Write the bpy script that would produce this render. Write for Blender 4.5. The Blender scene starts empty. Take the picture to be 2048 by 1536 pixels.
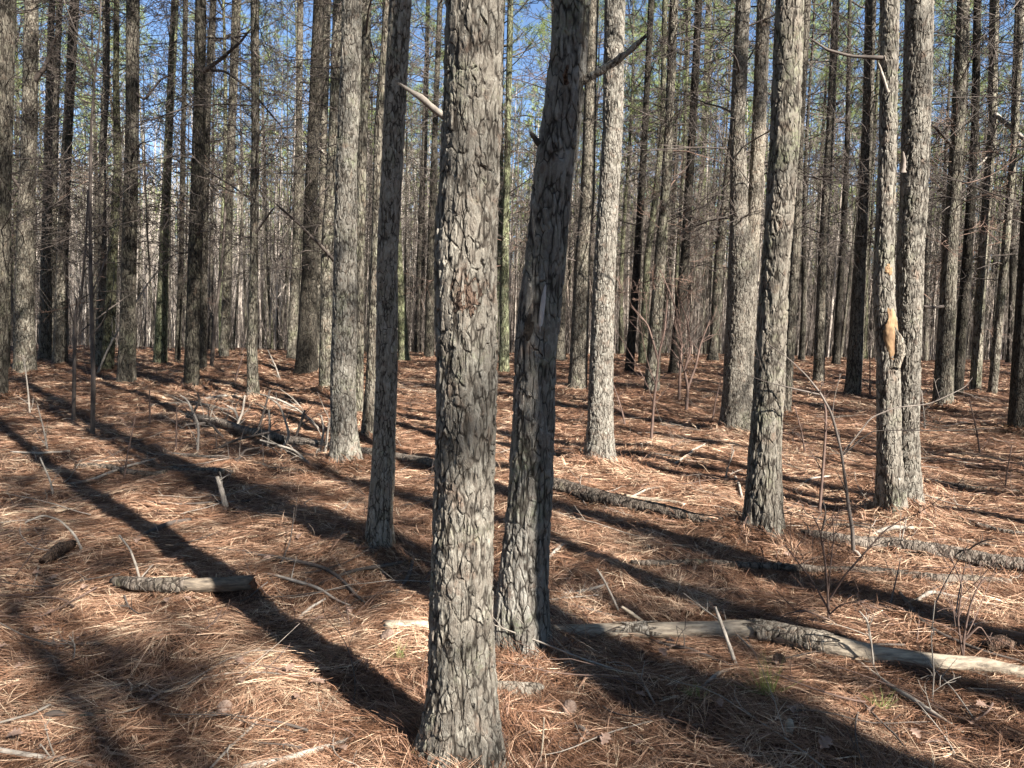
import bpy, math
import numpy as np
from mathutils import Matrix, Vector, Quaternion
R_ = math.radians
S = bpy.context.scene
COL = S.collection

# ------------------------------------------------------------------ camera, sky, sun
F = 1538.0
PITCH = math.atan((768 - 650) / F)
ROLL = 0.015
CAMZ = 1.54
cd = bpy.data.cameras.new('camera')
cam = bpy.data.objects.new('camera', cd); COL.objects.link(cam); S.camera = cam
cd.sensor_width = 36; cd.lens = F / 2048 * 36; cd.clip_start = 0.05; cd.clip_end = 2000
CM = Matrix.Rotation(math.pi/2 - PITCH, 3, 'X') @ Matrix.Rotation(ROLL, 3, 'Z')
cam.matrix_world = Matrix.Translation((0, 0, CAMZ)) @ CM.to_4x4()
CMn = np.array(CM)

SUN_AZ, SUN_EL = 42.0, 37.0            # light travels SUN_AZ left of straight ahead
w = bpy.data.worlds.new('World'); S.world = w; w.use_nodes = True
wn = w.node_tree.nodes; wl = w.node_tree.links
sky = wn.new('ShaderNodeTexSky'); sky.sky_type = 'NISHITA'; sky.sun_disc = False
sky.sun_elevation = R_(SUN_EL); sky.sun_rotation = R_(180 - SUN_AZ)
sky.air_density = 0.8; sky.dust_density = 0.0; sky.ozone_density = 3.0; sky.altitude = 200
wl.new(sky.outputs[0], wn['Background'].inputs[0]); wn['Background'].inputs[1].default_value = 0.05
sl = bpy.data.lights.new('sun', 'SUN'); sl.energy = 5.0; sl.angle = R_(0.53); sl.color = (1.0, 0.955, 0.88)
so = bpy.data.objects.new('sun', sl); COL.objects.link(so)
a, e = R_(SUN_AZ), R_(SUN_EL)
LD = Vector((-math.sin(a)*math.cos(e), math.cos(a)*math.cos(e), -math.sin(e)))
so.rotation_euler = LD.to_track_quat('-Z', 'Y').to_euler(); so.location = (20, -20, 40)
S.view_settings.view_transform = 'Standard'; S.view_settings.look = 'None'
S.view_settings.exposure = 2.25; S.view_settings.gamma = 1
S.cycles.diffuse_bounces = 2

# ------------------------------------------------------------------ numeric helpers
def hsh(ix, iy, seed):
    h = (ix.astype(np.int64)*374761393 + iy.astype(np.int64)*668265263 + seed*974634777) & 0xffffffff
    h = ((h ^ (h >> 13))*1274126177) & 0xffffffff
    h = (h ^ (h >> 16)) & 0xffffff
    return h/float(0xffffff)
def vn(x, y, seed=0):
    x = np.asarray(x, float); y = np.asarray(y, float)
    ix = np.floor(x); iy = np.floor(y); fx = x-ix; fy = y-iy
    fx = fx*fx*(3-2*fx); fy = fy*fy*(3-2*fy)
    a_ = hsh(ix, iy, seed); b_ = hsh(ix+1, iy, seed); c_ = hsh(ix, iy+1, seed); d_ = hsh(ix+1, iy+1, seed)
    return (a_*(1-fx)+b_*fx)*(1-fy)+(c_*(1-fx)+d_*fx)*fy
MOUNDS = []
_py = np.array([-500, 0, 5, 10, 15, 20, 24, 27, 32, 60, 85, 110, 170, 260, 600.])
_pz = np.array([0, 0, .02, .12, .26, .40, .49, .50, .40, -.9, -1.2, 2.0, 14, 22, 22.])
_yy = np.linspace(-500, 600, 11001); _zz = np.interp(_yy, _py, _pz)
_k = np.hanning(31); _zz = np.convolve(np.pad(_zz, 15, 'edge'), _k/_k.sum(), 'valid')
def g(x, y):
    x = np.asarray(x, float); y = np.asarray(y, float)
    z = np.interp(y, _yy, _zz)
    z = z + .13*(vn(x*.17+3, y*.17, 1)-.5) + .075*(vn(x*.7, y*.8+9, 2)-.5) + .075*(vn(x*1.9, y*2.3, 3)-.5) + .035*(vn(x*5, y*5, 4)-.5)
    for mx, my, h, s in MOUNDS:
        z = z + h*np.exp(-((x-mx)**2+(y-my)**2)/(s*s))
    return z
def ray(px, py):
    v = CMn @ np.array([(px-1024)/F, -(py-768)/F, -1.0]); return v
def hit(px, py):
    v = ray(px, py)
    t = np.concatenate([np.linspace(.5, 12, 3000), np.linspace(12, 90, 3000)])
    z = CAMZ + v[2]*t; gg = g(v[0]*t, v[1]*t)
    i = np.argmax(z < gg)
    if not (z < gg).any(): i = 4200
    return np.array([v[0]*t[i], v[1]*t[i], gg[i]])
def onplane(px, py, Y):
    v = ray(px, py); t = Y/v[1]; return np.array([v[0]*t, Y, CAMZ+v[2]*t])

def mesh_obj(name, V, faces, mats, parent=None, smooth=False, mi=None, attr=None):
    """faces: list of int arrays (M,3)/(M,4); mi: list of material index per array"""
    me = bpy.data.meshes.new(name)
    V = np.ascontiguousarray(V, dtype=np.float32).reshape(-1, 3)
    me.vertices.add(len(V)); me.vertices.foreach_set('co', V.ravel())
    faces = [np.asarray(f, dtype=np.int32) for f in faces if len(f)]
    nl = sum(f.size for f in faces); npoly = sum(len(f) for f in faces)
    me.loops.add(nl); me.loops.foreach_set('vertex_index', np.concatenate([f.ravel() for f in faces]))
    me.polygons.add(npoly)
    tot = np.concatenate([np.full(len(f), f.shape[1], np.int32) for f in faces])
    st = np.concatenate([[0], np.cumsum(tot)[:-1]]).astype(np.int32)
    me.polygons.foreach_set('loop_start', st)
    try: me.polygons.foreach_set('loop_total', tot)
    except Exception: pass
    for m in mats: me.materials.append(m)
    if mi is not None:
        me.polygons.foreach_set('material_index', np.concatenate([np.full(len(f), k, np.int32) for f, k in zip(faces, mi)]))
    if smooth: me.polygons.foreach_set('use_smooth', np.ones(npoly, bool))
    me.update(calc_edges=True)
    if attr is not None:
        at = me.attributes.new('rnd', 'FLOAT', 'POINT'); at.data.foreach_set('value', np.asarray(attr, np.float32))
    o = bpy.data.objects.new(name, me); COL.objects.link(o)
    if parent is not None: o.parent = parent
    return o
def empty(name, loc, label, cat, group=None):
    o = bpy.data.objects.new(name, None); COL.objects.link(o); o.empty_display_size = .2
    o.location = loc; tag(o, label, cat, group); return o
def tag(o, label=None, cat=None, group=None, kind=None):
    if label: o['label'] = label
    if cat: o['category'] = cat
    if group: o['group'] = group
    if kind: o['kind'] = kind
    return o
def nrm(v): return v/np.maximum(np.linalg.norm(v, axis=-1, keepdims=True), 1e-9)
def tubes(P, R, m=3):
    N, K, _ = P.shape
    T = nrm(np.gradient(P, axis=1))
    ref = np.where(np.abs(T[:, :1, 2:3]) > .8, np.array([1., 0, 0]), np.array([0, 0, 1.]))
    n1 = nrm(np.cross(T, np.broadcast_to(ref, T.shape))); n2 = np.cross(T, n1)
    th = np.arange(m)*2*math.pi/m
    V = P[:, :, None]+R[:, :, None, None]*(np.cos(th)[:, None]*n1[:, :, None]+np.sin(th)[:, None]*n2[:, :, None])
    idx = np.arange(N*K*m).reshape(N, K, m); nx = np.roll(idx, -1, axis=2)
    Fq = np.stack([idx[:, :-1], nx[:, :-1], nx[:, 1:], idx[:, 1:]], -1).reshape(-1, 4)
    return V.reshape(-1, 3), Fq
def kids(P, R, n, L, spread, rng, K=4, up=0., smin=.2, rf=.6, bend=.25, tip=.25, rmin=.0015):
    N, K0, _ = P.shape
    s = rng.uniform(smin, .98, (N, n)); q = s*(K0-1); i = np.minimum(q.astype(int), K0-2); f = (q-i)[..., None]
    ar = np.arange(N)[:, None]
    A, B = P[ar, i], P[ar, i+1]
    base = A*(1-f)+B*f; tan = nrm(B-A); rr = R[ar, i]*(1-f[..., 0])+R[ar, i+1]*f[..., 0]
    v = rng.normal(size=base.shape); v -= (v*tan).sum(-1, keepdims=True)*tan; v = nrm(v)
    an = (spread*rng.uniform(.6, 1.3, (N, n)))[..., None]
    d = tan*np.cos(an)+v*np.sin(an); d[..., 2] += up; d = nrm(d)
    ln = (np.asarray(L).reshape(-1, 1)*np.ones((N, n)))*(1-.6*s)*rng.uniform(.5, 1.2, (N, n))
    u = np.linspace(0, 1, K)
    bd = rng.normal(size=base.shape)*bend
    C = base[:, :, None]+(ln[..., None]*d)[:, :, None]*u[:, None]+(ln[..., None]*bd)[:, :, None]*(u**2)[:, None]
    Rk = np.maximum(rr[..., None]*rf*(1-(1-tip)*u), rmin)
    return C.reshape(N*n, K, 3), Rk.reshape(N*n, K), ln.ravel()
class Acc:
    def __init__(s): s.V = []; s.F = {}; s.n = 0
    def add(s, V, Fa, mi=0):
        s.V.append(V); s.F.setdefault((mi, Fa.shape[1]), []).append(Fa+s.n); s.n += len(V)
    def obj(s, name, mats, parent=None, smooth=False):
        ks = sorted(s.F); return mesh_obj(name, np.concatenate(s.V), [np.concatenate(s.F[k]) for k in ks], mats, parent, smooth, [k[0] for k in ks])
def blades(C, D, n, ln, wd, rng, spread=.9):
    N = len(C)
    d = nrm(nrm(D)[:, None]*.7+rng.normal(size=(N, n, 3))*spread*.6)
    l = rng.uniform(.7, 1.2, (N, n, 1))*ln
    s = nrm(np.cross(d, rng.normal(size=d.shape)))*wd/2
    b = C[:, None]+d*.01
    V = np.stack([b-s, b+s, b+d*l], 2).reshape(-1, 3)
    return V, np.arange(len(V)).reshape(-1, 3)

# ------------------------------------------------------------------ materials
def mat(name, rough=.85, spec=.25):
    m = bpy.data.materials.new(name); m.use_nodes = True
    b = m.node_tree.nodes['Principled BSDF']; b.inputs['Roughness'].default_value = rough
    b.inputs['Specular IOR Level'].default_value = spec
    return m, m.node_tree.nodes, m.node_tree.links, b
def ramp(n, stops):
    r = n.new('ShaderNodeValToRGB'); el = r.color_ramp.elements
    while len(el) < len(stops): el.new(.5)
    for e_, (p, c) in zip(el, stops):
        e_.position = p; e_.color = (*c, 1) if len(c) == 3 else c
    return r
def mixc(n, l, fac, A, B):
    m = n.new('ShaderNodeMix'); m.data_type = 'RGBA'
    for s_, v in ((0, fac), (6, A), (7, B)):
        if hasattr(v, 'is_linked') or hasattr(v, 'links'): l.new(v, m.inputs[s_])
        elif isinstance(v, tuple): m.inputs[s_].default_value = (*v, 1)
        else: m.inputs[s_].default_value = v
    return m.outputs[2]
def math_(n, l, op, A, B=None, C=None, clamp=False):
    m = n.new('ShaderNodeMath'); m.operation = op; m.use_clamp = clamp
    for k, v in enumerate((A, B, C)):
        if v is None: continue
        if hasattr(v, 'links'): l.new(v, m.inputs[k])
        else: m.inputs[k].default_value = v
    return m.outputs[0]
def noise(n, l, co, sc, det=3, rough=.55):
    t = n.new('ShaderNodeTexNoise'); t.inputs['Scale'].default_value = sc; t.inputs['Detail'].default_value = det
    t.inputs['Roughness'].default_value = rough; l.new(co, t.inputs['Vector']); return t.outputs[0]
def bark(name, disp, plate=26., amp=.012, tint=(1, 1, 1), lichen=.5, bumpd=.004, zs=.42, var=(.80, 1.12)):
    m, n, l, b = mat(name, .9, .2)
    tc = n.new('ShaderNodeTexCoord'); oi = n.new('ShaderNodeObjectInfo')
    off = n.new('ShaderNodeVectorMath'); off.operation = 'SCALE'; off.inputs[0].default_value = (3.1, 7.3, 23.7)
    l.new(oi.outputs['Random'], off.inputs['Scale'])
    r2 = math_(n, l, 'FRACT', math_(n, l, 'MULTIPLY', oi.outputs['Random'], 17.3)); r3 = math_(n, l, 'FRACT', math_(n, l, 'MULTIPLY', oi.outputs['Random'], 91.7))
    scl = n.new('ShaderNodeVectorMath'); scl.operation = 'SCALE'; l.new(tc.outputs['Object'], scl.inputs[0]); l.new(math_(n, l, 'MULTIPLY_ADD', r2, .45, .8), scl.inputs['Scale'])
    ad = n.new('ShaderNodeVectorMath'); ad.operation = 'ADD'; l.new(scl.outputs[0], ad.inputs[0]); l.new(off.outputs[0], ad.inputs[1])
    mp = n.new('ShaderNodeMapping'); mp.inputs['Scale'].default_value = (1, 1, zs); l.new(ad.outputs[0], mp.inputs['Vector'])
    # warp
    wz = n.new('ShaderNodeTexNoise'); wz.inputs['Scale'].default_value = plate*.7; wz.inputs['Detail'].default_value = 3; l.new(mp.outputs[0], wz.inputs['Vector'])
    ws = n.new('ShaderNodeVectorMath'); ws.operation = 'SCALE'; ws.inputs['Scale'].default_value = .75/plate; l.new(wz.outputs['Color'], ws.inputs[0])
    wa = n.new('ShaderNodeVectorMath'); wa.operation = 'ADD'; l.new(mp.outputs[0], wa.inputs[0]); l.new(ws.outputs[0], wa.inputs[1])
    def vor(sc, feat):
        v = n.new('ShaderNodeTexVoronoi'); v.feature = feat; v.inputs['Scale'].default_value = sc; l.new(wa.outputs[0], v.inputs['Vector']); return v
    e1 = vor(plate, 'DISTANCE_TO_EDGE').outputs['Distance']
    c1 = vor(plate, 'F1').outputs['Color']
    e2 = vor(plate*2.3, 'DISTANCE_TO_EDGE').outputs['Distance']
    c2 = vor(plate*2.3, 'F1').outputs['Color']
    sp1 = n.new('ShaderNodeSeparateColor'); l.new(c1, sp1.inputs[0]); sp2 = n.new('ShaderNodeSeparateColor'); l.new(c2, sp2.inputs[0])
    fine = noise(n, l, ad.outputs[0], 110, 4, .7)
    mpf = n.new('ShaderNodeMapping'); mpf.inputs['Scale'].default_value = (1, 1, zs*.55); l.new(ad.outputs[0], mpf.inputs['Vector'])
    fur = math_(n, l, 'ABSOLUTE', math_(n, l, 'SUBTRACT', noise(n, l, mpf.outputs[0], plate*.72, 2.2, .55), .5))
    fur2 = math_(n, l, 'ABSOLUTE', math_(n, l, 'SUBTRACT', noise(n, l, mpf.outputs[0], plate*1.5, 3, .6), .52))
    dm = math_(n, l, 'MULTIPLY', math_(n, l, 'SUBTRACT', noise(n, l, ad.outputs[0], 7, 3, .6), .32), 7, None, True)   # where cracks open
    dm2 = math_(n, l, 'MULTIPLY', math_(n, l, 'SUBTRACT', noise(n, l, mp.outputs[0], 21, 2, .6), .37), 7, None, True)
    def lerp1(v, mask, k):      # 1 where mask is 0, v where mask is 1
        return math_(n, l, 'SUBTRACT', 1.0, math_(n, l, 'MULTIPLY', mask, math_(n, l, 'MULTIPLY', math_(n, l, 'SUBTRACT', 1.0, v), k)))
    sf = math_(n, l, 'MULTIPLY', fur, 11, None, True)
    sf2 = math_(n, l, 'MULTIPLY', fur2, 16, None, True)
    s1v = math_(n, l, 'MULTIPLY', e1, 9, None, True)
    s2 = math_(n, l, 'MULTIPLY', e2, 7.0, None, True)
    s1 = math_(n, l, 'MULTIPLY', math_(n, l, 'MULTIPLY', lerp1(sf, dm, 1.0), lerp1(s1v, dm2, 1.0)), lerp1(sf2, dm2, .35))
    h = math_(n, l, 'MULTIPLY', s1, .62)
    h = math_(n, l, 'ADD', h, math_(n, l, 'MULTIPLY', math_(n, l, 'MULTIPLY', sp1.outputs[0], s1), .12))
    h = math_(n, l, 'ADD', h, math_(n, l, 'MULTIPLY', math_(n, l, 'MULTIPLY', s2, s1), .08))
    h = math_(n, l, 'ADD', h, math_(n, l, 'MULTIPLY', math_(n, l, 'MULTIPLY', sp2.outputs[1], s1), .13))
    hf = math_(n, l, 'ADD', h, math_(n, l, 'MULTIPLY', fine, .22))
    # colour
    base = ramp(n, [(0, (.10, .082, .070)), (.35, (.175, .155, .136)), (.65, (.255, .235, .21)), (1, (.37, .355, .325))])
    cv = math_(n, l, 'ADD', math_(n, l, 'MULTIPLY', sp2.outputs[0], .45), math_(n, l, 'MULTIPLY', fine, .62))
    cv = math_(n, l, 'ADD', cv, math_(n, l, 'MULTIPLY', sp1.outputs[1], .2)); cv = math_(n, l, 'SUBTRACT', cv, .12)
    l.new(cv, base.inputs[0])
    rust = math_(n, l, 'MULTIPLY', math_(n, l, 'SUBTRACT', noise(n, l, ad.outputs[0], 9, 4, .7), .56), 6, None, True)
    c = mixc(n, l, math_(n, l, 'MULTIPLY', rust, .55), base.outputs[0], (.20, .115, .08))
    lic = math_(n, l, 'MULTIPLY', math_(n, l, 'SUBTRACT', noise(n, l, ad.outputs[0], 3.2, 5, .75), math_(n, l, 'MULTIPLY_ADD', r2, .14, .57-.22*lichen)), 5, None, True)
    licf = math_(n, l, 'MULTIPLY', lic, math_(n, l, 'MULTIPLY', math_(n, l, 'SUBTRACT', noise(n, l, ad.outputs[0], 60, 3, .7), .38), 4, None, True))
    c = mixc(n, l, math_(n, l, 'MULTIPLY', licf, .75), c, (.25, .29, .17))
    wh = math_(n, l, 'MULTIPLY', math_(n, l, 'SUBTRACT', noise(n, l, ad.outputs[0], 38, 4, .75), .64), 9, None, True)
    c = mixc(n, l, math_(n, l, 'MULTIPLY', wh, .6), c, (.55, .56, .50))
    crev = math_(n, l, 'SUBTRACT', 1.0, math_(n, l, 'MULTIPLY', s1, 1.7, None, True))
    c = mixc(n, l, math_(n, l, 'MULTIPLY', crev, .95), c, (.020, .015, .011))
    tn = n.new('ShaderNodeMix'); tn.data_type = 'RGBA'; tn.blend_type = 'MULTIPLY'; tn.inputs[0].default_value = 1
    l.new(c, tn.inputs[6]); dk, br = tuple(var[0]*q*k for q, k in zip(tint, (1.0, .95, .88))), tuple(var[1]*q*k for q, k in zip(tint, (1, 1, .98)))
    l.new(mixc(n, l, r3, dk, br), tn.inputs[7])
    l.new(tn.outputs[2], b.inputs['Base Color'])
    if disp:
        dn = n.new('ShaderNodeDisplacement'); dn.inputs['Midlevel'].default_value = .6; dn.inputs['Scale'].default_value = amp
        l.new(hf, dn.inputs['Height']); l.new(dn.outputs[0], n['Material Output'].inputs['Displacement'])
        m.displacement_method = 'BOTH'
    else:
        bp = n.new('ShaderNodeBump'); bp.inputs['Distance'].default_value = amp; bp.inputs['Strength'].default_value = 1
        l.new(hf, bp.inputs['Height']); l.new(bp.outputs[0], b.inputs['Normal'])
    return m
M_bark = bark('pine_bark', True, 29, .0112, (.69, .685, .66))
M_bark_shaded = bark('shaded_pine_bark', True, 30, .0115, (.62, .62, .61), .2)  # less lichen; darker tint puts the second pine's shade into its bark
M_bark_pale = bark('pale_fallen_bark', True, 40, .004, (.95, .9, .84), .2)
M_barks = bark('pine_bark_small', True, 37, .0075, (1.0, .985, .93), .35)
M_bark_mid = bark('pine_bark_distant', False, 20, .02, (.56, .54, .49), .6, var=(.3, 1.45))  # natural tone spread, widened to put shade on some trunks into the colour
M_bark_lich = bark('pine_bark_lichened', False, 20, .02, (.66, .70, .53), .9, var=(.6, 1.25))
M_bark_log = bark('fallen_bark', True, 30, .008, (.62, .57, .54), .3)

def simple(name, c1, c2, sc=6, rough=.85, stretch=(1, 1, 1), bump=.0, spec=.25, det=4, transl=0, objrnd=False):
    m, n, l, b = mat(name, rough, spec)
    tc = n.new('ShaderNodeTexCoord'); mp = n.new('ShaderNodeMapping'); mp.inputs['Scale'].default_value = stretch
    l.new(tc.outputs['Object'], mp.inputs['Vector'])
    f = noise(n, l, mp.outputs[0], sc, det, .65)
    r = ramp(n, [(.3, c1), (.7, c2)]); l.new(f, r.inputs[0]); l.new(r.outputs[0], b.inputs['Base Color'])
    if bump:
        bp = n.new('ShaderNodeBump'); bp.inputs['Distance'].default_value = bump; l.new(f, bp.inputs['Height']); l.new(bp.outputs[0], b.inputs['Normal'])
    if transl:
        t = n.new('ShaderNodeBsdfTranslucent'); l.new(r.outputs[0], t.inputs[0])
        mx = n.new('ShaderNodeMixShader'); mx.inputs[0].default_value = transl
        l.new(b.outputs[0], mx.inputs[1]); l.new(t.outputs[0], mx.inputs[2]); l.new(mx.outputs[0], n['Material Output'].inputs[0])
    return m
M_twig = simple('dead_twig', (.030, .024, .020), (.115, .092, .078), 3)
M_twigrust = simple('rusty_twig', (.10, .058, .042), (.26, .175, .135), 4)
M_twigmid = simple('grey_twig', (.06, .048, .040), (.20, .165, .14), 3)
M_twigpale = simple('bleached_twig', (.125, .105, .088), (.34, .295, .245), 14, .8, (1, 1, 1), .002)
M_twigred = simple('reddish_twig', (.055, .034, .027), (.15, .10, .08), 6)
M_brush = simple('bare_brush', (.17, .13, .105), (.42, .345, .28), .35, .9)
M_hard = simple('hardwood_bark', (.30, .255, .22), (.58, .52, .45), .5, .9)
M_pole = simple('pole_bark', (.19, .155, .13), (.52, .45, .38), .9, .9)
M_needle = simple('green_needles', (.13, .17, .045), (.29, .34, .11), .6, .5, transl=.3, spec=.4)
M_needle_far = simple('distant_green_needles', (.15, .20, .05), (.33, .38, .12), .15, .6, transl=.3)
M_wood = simple('weathered_wood', (.11, .088, .068), (.42, .345, .255), 7, .8, (1.5, 7, 7), .006)
M_woodold = simple('rotting_wood', (.05, .04, .032), (.19, .15, .11), 9, .85, (1.5, 7, 7), .006)
M_woodend = simple('broken_wood', (.06, .03, .02), (.24, .12, .07), 40, .9, (1, 1, 1), .004)
M_scar = bark('scarred_bark', False, 48, .012, (.50, .37, .31), .0)
M_baresap = simple('bare_sapwood', (.075, .036, .018), (.31, .20, .105), 13, .75, (1, 1, .45), .006)
M_paleflank = simple('bare_pale_wood', (.22, .19, .17), (.50, .46, .43), 30, .8, (1, 1, .08), .008)
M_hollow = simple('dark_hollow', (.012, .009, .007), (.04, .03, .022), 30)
M_leaf = simple('dead_leaf', (.14, .085, .06), (.34, .235, .185), 20, .6, transl=.15)
M_cone = simple('pine_cone', (.09, .055, .04), (.26, .19, .15), 40)
M_moss = simple('moss', (.05, .07, .015), (.15, .19, .05), 60, .95)

# ground sheet
def ground_mat():
    m, n, l, b = mat('needle_litter', .8, .25)
    tc = n.new('ShaderNodeTexCoord')
    cs = []
    for k, (ang, sc) in enumerate(((20, 50), (75, 55), (-35, 60))):
        mp = n.new('ShaderNodeMapping'); mp.inputs['Rotation'].default_value = (0, 0, R_(ang)); mp.inputs['Scale'].default_value = (1, 9, 1)
        l.new(tc.outputs['Object'], mp.inputs['Vector']); cs.append(noise(n, l, mp.outputs[0], sc*.22, 4, .7))
    f = math_(n, l, 'MULTIPLY', math_(n, l, 'MAXIMUM', cs[0], math_(n, l, 'MAXIMUM', cs[1], cs[2])), 1.0)
    patch = noise(n, l, tc.outputs['Object'], 1.3, 4, .6)
    v = math_(n, l, 'ADD', math_(n, l, 'MULTIPLY', math_(n, l, 'SUBTRACT', f, .35), 1.6), math_(n, l, 'MULTIPLY', math_(n, l, 'SUBTRACT', patch, .5), .8))
    r = ramp(n, [(0, (.02, .01, .007)), (.35, (.075, .036, .022)), (.7, (.20, .11, .065)), (1, (.36, .23, .14))])  # dark stops put occlusion shade beneath the needles into the colour
    l.new(v, r.inputs[0])
    sx = n.new('ShaderNodeSeparateXYZ'); l.new(tc.outputs['Object'], sx.inputs[0])
    far = math_(n, l, 'MULTIPLY', math_(n, l, 'SUBTRACT', sx.outputs[1], 40), .05, None, True)
    leafy = ramp(n, [(.35, (.09, .07, .06)), (.65, (.26, .215, .19))]); l.new(noise(n, l, tc.outputs['Object'], .9, 8, .75), leafy.inputs[0])
    l.new(mixc(n, l, far, r.outputs[0], leafy.outputs[0]), b.inputs['Base Color'])
    bp = n.new('ShaderNodeBump'); bp.inputs['Distance'].default_value = .03; l.new(f, bp.inputs['Height']); l.new(bp.outputs[0], b.inputs['Normal'])
    return m
M_ground = ground_mat()
def litter_mat():
    m, n, l, b = mat('fallen_needles', .55, .35)
    at = n.new('ShaderNodeAttribute'); at.attribute_name = 'rnd'
    r = ramp(n, [(0, (.030, .015, .010)), (.3, (.115, .052, .026)), (.6, (.285, .160, .100)), (.82, (.52, .365, .245)), (1, (.68, .53, .37))])
    l.new(at.outputs['Fac'], r.inputs[0]); l.new(r.outputs[0], b.inputs['Base Color'])
    return m
M_litter = litter_mat()

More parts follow.
